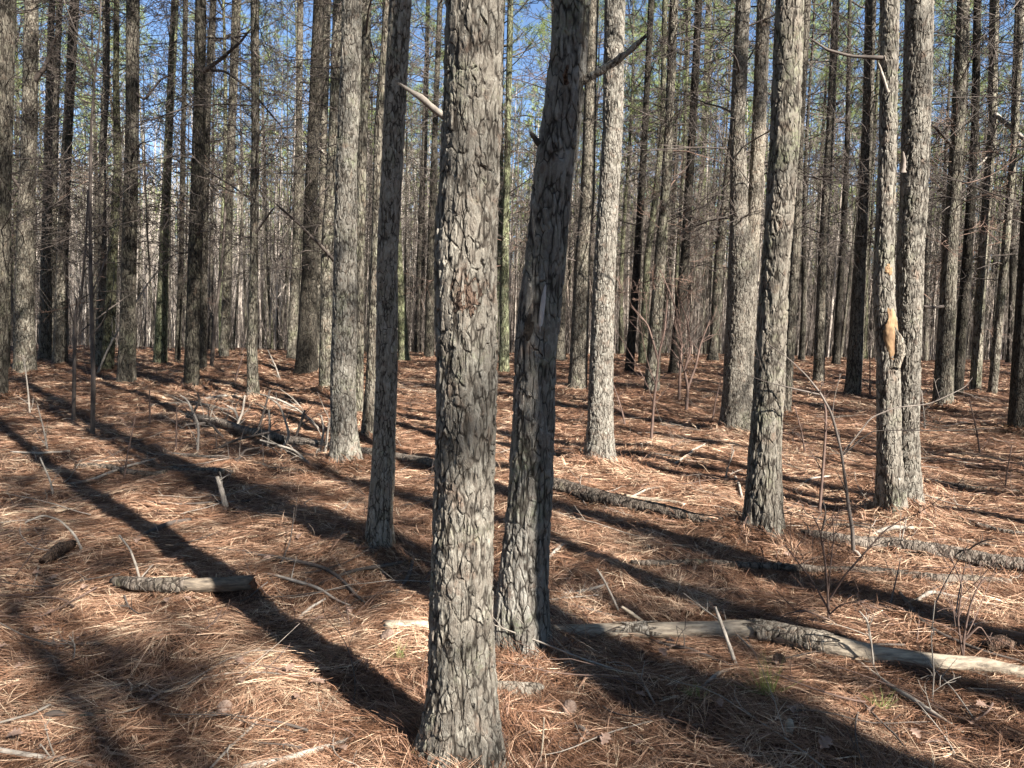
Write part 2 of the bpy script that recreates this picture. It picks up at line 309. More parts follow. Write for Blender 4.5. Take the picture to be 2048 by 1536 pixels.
# ------------------------------------------------------------------ trees traced from the photograph
# (label, [(px, py, width_px) from the base upward ...], options)
TR = [
 ('thickest front pine with furrowed grey bark and a pale broken stub high on its left', [(924,1512,150),(926,1470,146),(926,1400,138),(923,1237,130),(927,1024,122),(931,900,119),(934,768,119),(930,512,121),(937,400,118),(944,256,115),(950,0,111)], 'main'),
 ('leaning grey pine just right of the front pine, with a hollow and a broken limb', [(1043,1300,114),(1045,1200,103),(1050,1100,95),(1059,1000,89),(1067,850,84),(1071,700,84),(1082,600,83),(1093,510,79),(1102,400,79),(1116,300,80),(1132,170,73),(1146,0,70)], 'second'),
 ('slim shaded pine left of the front middle pine, rising clear in front of the log', [(758,1118,54),(760,1024,49),(767,940,48),(773,768,43),(775,512,41),(789,256,41),(803,0,42)], 'near'),
 ('bright scaly sunlit pine standing on the long thin log, left of centre', [(692,938,60),(688,850,52),(686,768,50),(691,512,44),(692,340,41),(701,170,39),(705,0,38)], 'near'),
 ('bright whitish sunlit pine right of the two front trunks, lit from base to top', [(1200,938,64),(1200,850,51),(1203,700,46),(1210,512,42),(1217,400,40),(1226,256,39),(1230,0,39)], 'near'),
 ('big leaning pine with rough patched bark right of centre, its foot beside the fallen logs', [(1527,1074,78),(1530,900,63),(1541,700,58),(1553,512,54),(1570,256,56),(1578,0,52)], 'near'),
 ('curved pine partly hidden behind the slim shaded pine, leaning right', [(733,885,28),(742,768,22),(751,512,17),(757,256,17),(777,0,16)], 'mid'),
 ('thin dark pine right behind the bright scaly pine', [(718,838,18),(719,700,17),(720,512,17),(725,256,20),(733,0,19)], 'mid'),
 ('dark wide footed pine, leftmost of the close trio left of the bright scaly pine', [(612,748,46),(616,650,36),(620,512,30),(622,400,26),(628,256,24),(638,0,21)], 'mid'),
 ('greenish narrow pine in the middle of the close trio left of the bright scaly pine', [(640,742,22),(641,620,18),(642,512,16),(648,256,14),(655,0,14)], 'mid'),
 ('grey pine touching the left edge of the bright scaly pine, third of the close trio', [(651,785,27),(652,650,24),(654,512,22),(660,400,21),(668,256,20),(677,0,20)], 'mid'),
 ('cut off pine trunk at the very left edge of the view', [(-8,800,42),(-5,600,36),(4,300,34),(10,0,34)], 'mid'),
 ('stout lichen green pine second from the left edge', [(50,747,42),(48,600,34),(52,400,28),(60,256,28),(65,0,23)], 'mid'),
 ('narrow black pine between the left edge trunk and the stout lichen green pine', [(12,745,14),(16,512,11),(19,256,9),(23,0,9)], 'mid'),
 ('pale based pine third from left, one of a close pair behind the stout green one', [(90,722,23),(93,512,20),(96,256,13),(102,0,12)], 'mid'),
 ('slimmer pine nestled against the pale based pine near the left edge', [(104,716,14),(106,512,12),(112,170,12),(119,0,11)], 'mid'),
 ('upright dark pine at left with a crook high on its trunk', [(120,729,27),(125,512,21),(133,300,18),(142,130,17),(148,0,17)], 'mid'),
 ('thin dark pine left of the bright lichen footed pine', [(197,737,15),(205,512,15),(205,300,13),(212,170,13),(212,0,13)], 'mid'),
 ('lichen footed pine with a bright yellow green base, just left of the black thick pine', [(215,742,24),(225,512,18),(235,330,14),(231,150,11),(232,0,10)], 'midl'),
 ('black thick pine at left with a flared foot and sunlit needles around it', [(253,767,36),(256,640,29),(258,512,28),(265,256,24),(268,0,24)], 'mid'),
 ('pine with a sunny lower trunk in the gap right of the black thick pine', [(320,730,26),(328,512,19),(338,256,15),(350,0,14)], 'midl'),
 ('very thin dark pine just left of the half lit pine', [(355,726,11),(362,512,10),(366,300,9),(372,0,9)], 'mid'),
 ('half lit pine left of centre, dark below and bright at the top, behind brushwood', [(383,780,30),(386,640,27),(390,512,27),(398,256,23),(402,0,20)], 'mid'),
 ('dark slender pine hidden close behind the half lit pine', [(405,742,16),(410,400,14),(416,200,13),(429,0,12)], 'mid'),
 ('grey slender pine between the half lit pine and the pale pine with side twig', [(448,717,18),(455,512,15),(462,256,13),(470,0,12)], 'mid'),
 ('pale slim pine with a side twig, standing closer than its neighbours behind the brushwood', [(507,803,25),(504,700,20),(508,512,16),(510,256,15),(507,0,16)], 'mid'),
 ('dark narrow pine alone against the open sky gap left of the trio', [(583,722,20),(592,512,16),(598,256,12),(601,0,12)], 'mid'),
 ('black pine showing just left of the front middle pine', [(858,716,20),(862,512,16),(870,256,11),(880,0,10)], 'mid'),
 ('thin black pine further left of the front middle pine, narrower than its black neighbour', [(833,706,13),(840,512,10),(850,300,9),(856,0,8)], 'mid'),
 ('greenish pine seen in the slot between the two front trunks', [(1008,748,22),(1010,512,15),(1015,300,12),(1021,0,12)], 'midl'),
 ('grey textured pine between the leaning front pine and the whitish sunlit pine', [(1155,783,38),(1165,512,30),(1175,400,28),(1180,200,24),(1186,0,22)], 'mid'),
 ('dark pine first to the right of the whitish sunlit pine', [(1258,748,19),(1275,512,15),(1290,256,12),(1303,0,12)], 'mid'),
 ('light brown sunlit thin pine between two darker ones right of the whitish pine', [(1284,732,17),(1295,512,13),(1310,400,12),(1325,256,10),(1330,0,10)], 'midl'),
 ('stout green based pine, third to the right of the whitish sunlit pine', [(1303,783,30),(1320,512,22),(1330,400,19),(1338,256,17),(1348,0,17)], 'mid'),
 ('thin pine right behind the stout green based pine', [(1352,702,14),(1360,512,12),(1370,256,9),(1375,0,9)], 'mid'),
 ('black footed leaning pine with a wide foot left of the forked pine', [(1350,752,29),(1370,512,17),(1385,256,15),(1398,0,13)], 'mid'),
 ('slender dark pine nearest the left side of the forked pine', [(1380,705,17),(1392,520,13),(1402,400,12),(1415,256,11),(1425,0,9)], 'mid'),
 ('dark straight pine half hidden behind the big leaning rough pine', [(1568,833,25),(1578,690,22),(1590,512,20),(1600,256,17),(1615,0,16)], 'mid'),
 ('slim dark pine alone right of the big leaning rough pine', [(1637,768,22),(1645,512,18),(1660,256,14),(1673,0,13)], 'mid'),
 ('two toned pine, black left and lit right, left of the twin trunked pine', [(1705,793,31),(1722,512,24),(1735,256,20),(1742,0,20)], 'mid'),
 ('thick black leaning pine right of the twin trunked pine', [(1885,818,38),(1900,512,27),(1915,256,24),(1926,0,22)], 'mid'),
 ('brown pine just right of the thick black leaning pine', [(1912,793,24),(1935,512,18),(1950,256,14),(1955,0,14)], 'mid'),
 ('reddish lit pine second to the right of the thick black leaning pine', [(1950,788,21),(1965,512,17),(1985,256,16),(1990,0,17)], 'mid'),
 ('slim pine third to the right of the thick black leaning pine', [(1984,793,17),(2010,512,15),(2030,256,12),(2041,0,12)], 'mid'),
 ('dark nearer pine trunk cut by the right edge of the view', [(2036,868,40),(2044,700,32),(2055,500,30),(2075,200,28),(2085,0,26)], 'mid'),
]
TWIN = dict(left=[(1784,1034,58),(1778,900,46),(1777,800,44),(1776,700,42),(1768,600,40),(1768,512,37),(1774,256,31),(1775,0,33)],
            right=[(1816,992,50),(1815,850,42),(1818,700,44),(1819,600,50),(1820,512,50),(1827,400,50),(1832,256,52),(1838,0,50)])
FORK = dict(left=[(1475,868,68),(1476,780,60),(1478,700,58),(1484,600,58),(1486,520,56),(1479,450,36),(1474,256,28),(1485,0,27)],
            right=[(1492,600,30),(1500,500,32),(1511,400,29),(1518,256,26),(1529,0,26)])

bases = {}
for lab, pts, kd in TR:
    p = hit(pts[0][0], pts[0][1]); bases[lab] = p
for key, tr in (('twinL', TWIN['left']), ('twinR', TWIN['right']), ('fork', FORK['left'])):
    bases[key] = hit(tr[0][0], tr[0][1])
for p in bases.values():
    if p[1] < 25: MOUNDS.append((p[0], p[1], .075 if p[1] > 4 else (.035 if p[1] > 3 else .005), .36))

# ------------------------------------------------------------------ the ground
def axis(c, fine, n, ext):
    u = np.linspace(-1, 1, n); k = math.asinh(ext/fine*2/n*2)
    return c+ext*np.sinh(u*k)/math.sinh(k)
gx = axis(0, .05, 520, 500); gy = axis(6, .05, 560, 500)
GX, GY = np.meshgrid(gx, gy); GZ = g(GX, GY)
V = np.stack([GX, GY, GZ], -1).reshape(-1, 3); nx, ny = len(gx), len(gy)
ix = np.arange(nx*ny).reshape(ny, nx)
fq = np.stack([ix[:-1, :-1], ix[:-1, 1:], ix[1:, 1:], ix[1:, :-1]], -1).reshape(-1, 4)
tag(mesh_obj('ground', V, [fq], [M_ground], smooth=True), kind='structure')

def litter(n, rng, dmin, dmax, wfac, lmin, lmax, name, label, power=1.4, amax=.74, stand=.10, shift=0., xy=None):
    # distance pdf ~ d * density(d)
    dd = np.linspace(dmin, dmax, 2000); den = np.where(dd < 4, 1, (4/dd)**power)*dd
    c = np.cumsum(den); c /= c[-1]
    d = np.interp(rng.rand(n), c, dd); th = rng.uniform(-amax, amax, n)
    d = np.repeat(d[:n//3+1], 3)[:n]; th = np.repeat(th[:n//3+1], 3)[:n]
    x = d*np.sin(th); y = d*np.cos(th)
    if xy is not None: x, y = xy; d = np.hypot(x, y)
    rep3 = lambda v: np.repeat(v[:n//3+1], 3)[:n]
    L = rep3(rng.uniform(lmin, lmax, n))*rng.uniform(.85, 1.05, n)
    fld = vn(x*.9+40, y*.9, 11)*5+vn(x*3, y*3, 12)*1.6
    an = fld+rep3(rng.normal(0, 1.15, n))+rng.normal(0, .16, n)
    bend = rep3(rng.normal(0, .16, n))+rng.normal(0, .12, n)
    til = np.abs(rep3(rng.normal(0, stand, n))+rng.normal(0, .06, n)); big = rng.rand(n) < .015; til[big] += rng.uniform(.2, .8, big.sum())
    clump = vn(x*4+7, y*4, 14)
    lift = .002+.050*clump*rep3(rng.rand(n))+.004*rng.rand(n)
    P = []; ar = an.copy(); cx, cy = x.copy(), y.copy(); hh = lift*0
    for k in range(3):
        zz = g(cx, cy)+lift+hh
        P.append(np.stack([cx, cy, zz], -1))
        st = L/2
        ar = an+bend*(k)
        cx = cx+np.cos(ar)*st*np.cos(til); cy = cy+np.sin(ar)*st*np.cos(til)
        hh = hh+np.sin(til)*st*(1 if k == 0 else .45)
    P = np.stack(P, 1)
    T = nrm(P[:, 2]-P[:, 0]); up = np.array([0, 0, 1.])+rng.normal(0, .55, (n, 3))
    sd = nrm(np.cross(T, up))
    wd = wfac*(.0011+.00038*d)*rng.uniform(.7, 1.2, n)
    off = np.stack([wd*.5, wd*.5, wd*.22], 1)[..., None]*sd[:, None]
    V = np.stack([P-off, P+off], 2).reshape(-1, 3)
    b0 = (np.arange(n)*6)[:, None]
    f = np.concatenate([b0+np.array([0, 1, 3, 2]), b0+np.array([2, 3, 5, 4])])
    r = np.clip(.47+.24*(vn(x*1.1, y*1.1, 21)-.5)+.30*(vn(x*5, y*5, 22)-.5)+rep3(rng.normal(0, .2, n))+rng.normal(0, .07, n)+shift, 0, 1)
    return tag(mesh_obj(name, V, [f], [M_litter], attr=np.repeat(r, 6)), label, 'pine needles', kind='stuff')
rng = np.random.RandomState(5)
litter(880000, rng, 1.5, 30, .73, .10, .18, 'fallen_needles', 'thick carpet of fallen rust coloured pine needles covering the ground')

fx, fy = [], []
for key, p in bases.items():
    if p[1] > 14: continue
    wpx = next((q[1][0][2] for q in TR if q[0] == key), 55); r0 = wpx/2*p[1]/F; m_ = int(2400*r0/.12*min(1, 6/p[1])+300)//3*3
    a_ = rng.uniform(0, 6.283, m_//3); rr_ = r0*.95+np.abs(rng.normal(0, .16, m_//3)); fx.append(np.repeat(p[0]+rr_*np.cos(a_), 3)); fy.append(np.repeat(p[1]+rr_*np.sin(a_), 3))
fx, fy = np.concatenate(fx), np.concatenate(fy)
litter(len(fx), rng, 1.5, 30, 1.0, .09, .17, 'needle_drifts', 'loose rust coloured needles heaped round the feet of the nearer pines', stand=.42, shift=-.03, xy=(fx, fy))

# ------------------------------------------------------------------ trunk builder
def smooth_path(Z, X, zq, win):
    v = np.interp(zq, Z, X)
    k = max(3, int(win)|1); h = np.hanning(k+2)[1:-1]; h /= h.sum()
    return np.convolve(np.pad(v, k//2, 'reflect', reflect_type='odd'), h, 'valid')
def trunk_path(pts, Y, top, rtop, z0, rng, dense):
    W = np.array([onplane(px, py, Y) for px, py, _ in pts]); rad = np.array([wp/2*Y/F for *_, wp in pts])
    o = np.argsort(W[:, 2]); W = W[o]; rad = rad[o]
    sl = (W[-1, 0]-W[-3, 0])/(W[-1, 2]-W[-3, 2]) if len(W) > 3 else (W[-1, 0]-W[0, 0])/(W[-1, 2]-W[0, 2])
    sl = np.clip(sl, -.06, .06)
    zl = W[-1, 2]; hs = np.linspace(.15, 1, 8)*(top-zl)
    X = np.concatenate([W[:, 0], W[-1, 0]+sl*hs*.8+rng.normal(0, .03, 8)]); Z = np.concatenate([W[:, 2], zl+hs])
    Rr = np.concatenate([rad, rad[-1]+(rtop-rad[-1])*(hs/(top-zl))**1.1])
    # extend below ground
    X = np.concatenate([[X[0]], X]); Z = np.concatenate([[min(z0, Z[0])-.15], Z]); Rr = np.concatenate([[Rr[0]*1.08], Rr])
    zseen = zl+.4; n1 = int((zseen-Z[0])/dense)+2
    zq = np.concatenate([np.linspace(Z[0], zseen, n1), np.linspace(zseen, top, 60)[1:]])
    zu = np.linspace(Z[0], top, 900); win = 900*.25/(top-Z[0])
    xs = np.interp(zq, zu, smooth_path(Z, X, zu, win)); rs = np.interp(zq, zu, smooth_path(Z, Rr, zu, win))*(1+.07*np.exp(-np.maximum(zq-z0, 0)/.09))
    lean = rng.normal(0, .012)
    ys = Y+lean*np.maximum(zq-zl*.5, 0)*.6
    return xs, ys, zq, rs
def trunk_mesh(xs, ys, zs, rs, nseg, seed, z0, lobes=.0, wob=.035):
    th = np.arange(nseg)*2*math.pi/nseg
    c, s = np.cos(th), np.sin(th)
    zz = zs[:, None]+0*th; hz = np.maximum(zs-z0, 0)[:, None]
    r = rs[:, None]*(1+wob*2*(vn(c*1.5+seed*7+10+zz*0, s*1.5+zz*2.2+seed, seed)-.5)+wob*(vn(c*4+seed, s*4+zz*6+50, seed+3)-.5))
    ph = seed*1.7
    r = r*(1+lobes*np.exp(-hz/.15)*(.5+.5*np.cos(3*th+ph)+.5*np.cos(5*th+ph*2)*.6))
    V = np.stack([xs[:, None]+r*c, ys[:, None]+r*s, zz], -1)
    K = len(zs); idx = np.arange(K*nseg).reshape(K, nseg); nx_ = np.roll(idx, -1, 1)
    f = np.stack([idx[:-1], nx_[:-1], nx_[1:], idx[1:]], -1).reshape(-1, 4)
    return V.reshape(-1, 3), f

def dead_branches(axf, z0, z1, n, rng, ln=1.6, rb=.011, lvl=2, az=None):
    """axf(z)->(x,y,r); returns acc"""
    z = np.sort(rng.uniform(z0, z1, n)**1.0)
    x, y, r = axf(z)
    azm = rng.uniform(0, 2*math.pi, n) if az is None else az
    L = ln*rng.uniform(.35, 1.25, n)*np.where(rng.rand(n) < .25, .3, 1)
    e = rng.normal(.25, .28, n)
    d = np.stack([np.cos(azm)*np.cos(e), np.sin(azm)*np.cos(e), np.sin(e)], -1)
    u = np.linspace(0, 1, 6)
    st = np.stack([x, y, z], -1)+d*(r*.6)[:, None]
    bz = rng.normal(-.12, .22, n); bs = rng.normal(0, .14, (n, 2))
    bd = np.concatenate([bs, bz[:, None]], 1)
    P = st[:, None]+(d*L[:, None])[:, None]*u[:, None]+(bd*L[:, None])[:, None]*(u**2)[:, None]
    P += rng.normal(0, .012, P.shape)*L[:, None, None]*(u > 0)[:, None]
    R = (rb*rng.uniform(.6, 1.4, n)*np.sqrt(L/ln))[:, None]*(1-.72*u)
    P2, R2, L2 = kids(P, R, 6, L*.62, .8, rng, 4, .05, .25, rmin=rb*.42)
    P3, R3, L3 = kids(P2, R2, 4, L2*.65, .8, rng, 3, .05, .2, rmin=rb*.36)
    if lvl == 3:      # every branch by itself
        out = []
        for i in range(n):
            A = Acc(); A.add(*tubes(P[i:i+1], R[i:i+1], 4)); A.add(*tubes(P2[i*6:i*6+6], R2[i*6:i*6+6], 3)); A.add(*tubes(P3[i*24:i*24+24], R3[i*24:i*24+24], 3)); out.append(A)
        return out
    A = Acc(); A.add(*tubes(P, R, 4)); A.add(*tubes(P2, R2, 3)); A.add(*tubes(P3, R3, 3))
    return A
def crown_acc(axf, z0, z1, rng, nl=34, bl=12, bw=.007, far=False, reach=2.3, nt=1.):
    n = nl; t = np.sort(rng.rand(n))**.85; z = z0+(z1-z0)*t
    x, y, r = axf(z); azm = np.arange(n)*2.4+rng.uniform(-.5, .5, n)
    L = reach*(1-t)**.6*rng.uniform(.55, 1.15, n)*np.minimum(1, .55+t*2.5)+.35
    e = .1+.75*t+rng.normal(0, .15, n)
    d = np.stack([np.cos(azm)*np.cos(e), np.sin(azm)*np.cos(e), np.sin(e)], -1); u = np.linspace(0, 1, 5)
    P = np.stack([x, y, z], -1)[:, None]+(d*L[:, None])[:, None]*u[:, None]
    P[..., 2] += (L*.18)[:, None]*(u**2-.6*u)*2
    R = (.008+.012*L)[:, None]*(1-.75*u)
    A = Acc(); A.add(*tubes(P, R, 4))
    k2 = 5 if far else 7
    P2, R2, L2 = kids(P, R, k2, L*.5, .75, rng, 4, .25, .3, rmin=.004); A.add(*tubes(P2, R2, 3))
    C = [P2[:, -1], P[:, -1]]; D = [P2[:, -1]-P2[:, -2], P[:, -1]-P[:, -2]]
    if not far:
        P3, R3, L3 = kids(P2, R2, 3, np.maximum(L2*.6, .25), .7, rng, 3, .3, .3, rmin=.003); A.add(*tubes(P3, R3, 3))
        C.append(P3[:, -1]); D.append(P3[:, -1]-P3[:, -2])
        C.append(P2[:, 2]); D.append(P2[:, -1]-P2[:, -2])
    C = np.concatenate(C); D = np.concatenate(D)
    A.add(*blades(C, D, bl, .20 if not far else .34, bw, rng), 1)
    return A

TREE_GROUP = None
ti = 0
def axis_of(xs, ys, zs, rs, ox, oy):
    return lambda z: (np.interp(z, zs, xs)-ox, np.interp(z, zs, ys)-oy, np.interp(z, zs, rs))
def add_stub(parent, P0, pix, Y, wids, m, name='branch_stub', dy=0., n=10, lab=None):
    Wp = np.array([onplane(px, py, Y+dy*i/(max(1, len(pix)-1))) for i, (px, py) in enumerate(pix)])
    rr = np.array([q/2*Y/F for q in wids])
    t = np.linspace(0, 1, len(pix)); tq = np.linspace(0, 1, 14)
    P = np.stack([np.interp(tq, t, Wp[:, k]) for k in range(3)], -1); Rr = np.interp(tq, t, rr)
    rg = np.random.RandomState(int(pix[0][0])); P[1:] += rg.normal(0, .05, P[1:].shape)*Rr[1:, None]
    Rr = Rr*rg.uniform(.86, 1.12, 14); Rr[0] *= 1.35; Rr[1] *= 1.15; Rr[-1] *= .6
    Vv, Ff = tubes(P[None], Rr[None], n)
    k = len(Vv); Vv = np.concatenate([Vv, P[-1:]+(P[-1:]-P[-2:-1])*.3]); last = np.arange(13*n, 14*n)
    cap = np.stack([last, np.roll(last, -1), np.full(n, k)], -1)
    Vv[-n-1:-1] += (P[-1]-P[-2])*rg.uniform(-.5, 1.1, (n, 1))
    o = mesh_obj(name, Vv-np.array(P0), [Ff, cap], [m], parent, n < 9)
    if lab: o['label'] = lab
    return o
def make_tree(pts, kd, label, idx, rng, parent=None, P=None, topH=None, branches=True, crown=True, tname='trunk', group=None, cat='pine tree', pname='pine_tree'):
    P = bases[label] if P is None else P
    Y = P[1]
    det = kd in ('main', 'second', 'near')
    px = Y/769.
    dense = max(.0035, px*.75) if det else max(.03, px*1.5)
    rb = pts[0][2]/2*Y/F
    nseg = int(np.clip(2*math.pi*rb/dense, 18, 250)) if det else 22
    top = topH or rng.uniform(16.5, 20)
    xs, ys, zs, rs = trunk_path(pts, Y, top, .02, P[2], rng, dense)
    if parent is None:
        parent = empty(pname, tuple(P), label, cat, group)
    Vv, Ff = trunk_mesh(xs, ys, zs, rs, nseg, idx+1, P[2], .42 if det else .14, .035)
    m = {'main': M_bark, 'second': M_bark_shaded, 'near': M_barks if pts[0][2]/2*Y/F < .1 else M_bark, 'mid': M_bark_mid, 'midl': M_bark_lich}[kd]
    t = mesh_obj(tname, Vv-P, [Ff], [m], parent, True)
    axf = axis_of(xs, ys, zs-0, rs, 0, 0)
    if branches:
        zlo = 2.6 if Y > 10 else 5.2
        nb = {True: 30, False: 60}[det]
        if pts[0][2]*Y/F < .2 and not det: nb = 46
        for A in dead_branches(axf, zlo, 10.5, nb, rng, 1.9 if not det else 1.3, .0105, lvl=3):
            A.V = [v-P for v in A.V]; A.obj('dead_branch', [M_twig], parent)
    if crown:
        A = crown_acc(axf, 10.0+rng.uniform(-.7, 1), top, rng, nl=20, bl=10)
        A.V = [v-P for v in A.V]; A.obj('crown', [M_twig, M_needle], parent)
    return parent, (xs, ys, zs, rs)

def patch(parent, P0, axd, Y, px0, py0, wpx, hpx, m, name, proud=.006, rough=.25, seed=0, depth=0.):
    """irregular bare patch lying on the trunk face that is seen, centred at a pixel"""
    xs, ys, zs, rs = axd
    c = onplane(px0, py0, Y); zc = c[2]; hh = hpx/2*Y/F
    r0 = np.interp(zc, zs, rs); x0 = np.interp(zc, zs, xs)
    ac = math.asin(np.clip((c[0]-x0)/r0, -.95, .95)); aw = wpx/2*Y/F/r0
    nu, nv = 40, 56
    U, Vv = np.meshgrid(np.linspace(-1, 1, nu), np.linspace(-1, 1, nv))
    ca, sa = np.cos(np.arctan2(Vv, U)), np.sin(np.arctan2(Vv, U)); sc = 1+rough*2.4*(vn(ca*1.5+seed, sa*1.5+seed, seed)-.5)+rough*1.6*(vn(ca*5+seed, sa*5+seed, seed+9)-.5)
    sq = np.sqrt(1-.5*U**2), np.sqrt(1-.5*Vv**2)
    uu = U*sq[1]*sc; vv = Vv*sq[0]*sc
    z = zc+vv*hh; an = ac+uu*aw
    rr = np.interp(z, zs, rs)+proud*(1-(np.clip(uu**2+vv**2, 0, 1))**3*1.9)+.004*(vn(uu*5+9, vv*9, seed+2)-.5)
    xx = np.interp(z, zs, xs)+rr*np.sin(an); yy = np.interp(z, zs, ys)-rr*np.cos(an)
    Vq = np.stack([xx, yy, z], -1).reshape(-1, 3)-P0
    ii = np.arange(nu*nv).reshape(nv, nu)
    f = np.stack([ii[:-1, :-1], ii[:-1, 1:], ii[1:, 1:], ii[1:, :-1]], -1).reshape(-1, 4)
    return mesh_obj(name, Vq, [f], [m], parent, True)

DONE = {}
for i, (lab, pts, kd) in enumerate(TR):
    rg = np.random.RandomState(100+i)
    grp = None
    par, ax = make_tree(pts, kd, lab, i, rg, group='pine trees of the plantation')
    DONE[i] = (par, ax)
for i_, n_, z0_, z1_, ln_ in ((29, 26, 2.2, 8.0, 1.7), (35, 16, 1.6, 5, 1.5), (36, 18, 1.6, 5.5, 1.6), (33, 14, 1.8, 5, 1.4), (15, 14, 1.5, 5, 1.3), (18, 12, 1.5, 5, 1.3), (23, 12, 1.8, 5, 1.3), (40, 12, 1.8, 5, 1.3), (42, 16, 1.6, 6, 1.4)):
    par_, (xs_, ys_, zs_, rs_) = DONE[i_]; PP = np.array(par_.location)
    for A in dead_branches(axis_of(xs_, ys_, zs_, rs_, 0, 0), z0_, z1_, n_, np.random.RandomState(700+i_), ln_, .009, lvl=3):
        A.V = [v-PP for v in A.V]; A.obj('dead_branch', [M_twigrust], par_)
# details on the two front trees
p0, ax0 = DONE[0]; P0 = np.array(p0.location); Y0 = P0[1]
add_stub(p0, P0, [(905, 243), (880, 228), (845, 198), (800, 168)], Y0, (20, 15, 12, 5), M_twigpale, dy=-.12, lab='pale bare broken stub')
patch(p0, P0, ax0, Y0, 938, 606, 58, 66, M_scar, 'bark_scar', .0035, .8, 3)['label'] = 'brown bare scar in the bark'
p1, ax1 = DONE[1]; P1 = np.array(p1.location); Y1 = P1[1]
add_stub(p1, P1, [(1150, 172), (1178, 155), (1225, 128), (1262, 100), (1290, 74)], Y1, (20, 17, 14, 12, 9), M_barks, name='broken_limb', dy=-.15)
add_stub(p1, P1, [(1092, 296), (1074, 283), (1062, 266)], Y1, (20, 13, 8), M_twig, dy=-.05)
add_stub(p1, P1, [(1133, 166), (1130, 152), (1135, 132)], Y1-.08, (9, 9, 6), M_scar, dy=-.05)
patch(p1, P1, ax1, Y1, 1056, 655, 24, 66, M_hollow, 'hollow', .010, .35, 5)['label'] = 'dark rotten hollow'
patch(p1, P1, ax1, Y1, 1083, 620, 11, 110, M_paleflank, 'bare_wood', .009, .2, 7)['label'] = 'pale strip of bare wood'
# twin trunked pine
rg = np.random.RandomState(400)
PT = bases['twinL']; tw = empty('pine_tree', tuple(PT), 'pine with two fused trunks, torn orange bare wood on the left one', 'pine tree', 'pine trees of the plantation')
_, axL = make_tree(TWIN['left'], 'near', '', 61, rg, parent=tw, P=PT, topH=15.5)
PR = np.array([bases['twinR'][0], PT[1]+.12, PT[2]])
def shifted(tr, Yn, P):
    return tr
bR = bases['twinR']
parR, axR = make_tree(TWIN['right'], 'near', '', 62, rg, parent=empty('tmp', (0, 0, 0), 'x', 'x'), P=np.array([bR[0], PT[1]+.16, PT[2]]), topH=18)
for ch in list(parR.children):
    ch.parent = tw; ch.location = (bR[0]-PT[0], .16, 0)
bpy.data.objects.remove(parR)
o = patch(tw, PT, axL, PT[1], 1776, 668, 40, 116, M_baresap, 'bare_wood', .0085, .45, 9); o['label'] = 'torn orange bare wood'
patch(tw, PT, axL, PT[1], 1768, 541, 20, 28, M_baresap, 'bare_wood', .006, .7, 12)
add_stub(tw, PT, [(1792, 735), (1800, 705), (1796, 672), (1790, 655)], PT[1]-.08, (12, 22, 14, 5), M_barks, name='bark_flap')
add_stub(tw, PT, [(1776, 185), (1768, 158), (1757, 128)], PT[1]-.12, (6, 5, 5), M_twigpale)
add_stub(tw, PT, [(1765, 116), (1700, 112), (1655, 100), (1622, 78)], PT[1]-.05, (7, 6, 5, 3), M_twig, name='dead_branch')
add_stub(tw, PT, [(1806, 345), (1808, 322), (1806, 305)], PT[1]-.05, (10, 8, 4), M_twigmid)
# forked pine
rg = np.random.RandomState(410)
PF = bases['fork']; fk = empty('pine_tree', tuple(PF), 'forked pine splitting into two upright stems at head height, right of centre', 'pine tree', 'pine trees of the plantation')
make_tree(FORK['left'], 'near', '', 63, rg, parent=fk, P=PF)
make_tree(FORK['right'], 'near', '', 64, rg, parent=fk, P=PF, topH=15)
# long bare limbs seen on some middle trees
def limb_on(i, pix, wids, m=M_twig, dy=0.):
    par, ax = DONE[i]; add_stub(par, np.array(par.location), pix, par.location[1], wids, m, name='dead_branch', dy=dy, n=6)
limb_on(10, [(668, 520), (640, 490), (600, 450), (552, 408)], (7, 6, 5, 3), dy=-.8)
limb_on(9, [(652, 310), (634, 292), (612, 272)], (6, 5, 4), M_twigpale, -.4)
limb_on(22, [(398, 150), (440, 120), (480, 85), (500, 60)], (8, 7, 5, 3), dy=-.6)
limb_on(22, [(396, 140), (450, 142), (500, 178), (560, 250)], (6, 5, 5, 3), dy=-.3)
limb_on(12, [(66, 165), (90, 135), (105, 90), (118, 60)], (12, 9, 6, 4), dy=-.4)
limb_on(12, [(50, 390), (35, 370), (18, 345), (8, 340)], (8, 7, 5, 4), dy=-.5)
limb_on(19, [(262, 180), (290, 200), (320, 160), (345, 148)], (7, 5, 4, 2), dy=-.4)
limb_on(25, [(508, 470), (530, 440), (548, 415)], (6, 4, 3), M_twig, -.4)
limb_on(42, [(1985, 225), (2010, 245), (2048, 278), (2075, 300)], (9, 9, 8, 6), M_twigpale, -.8)
limb_on(42, [(1985, 300), (1965, 325), (1945, 338)], (5, 4, 3), M_twigpale, -.4)
limb_on(40, [(1902, 290), (1880, 265), (1862, 248)], (6, 5, 3), dy=-.4)
limb_on(40, [(1895, 612), (1865, 615), (1845, 612)], (7, 6, 5), dy=-.4)

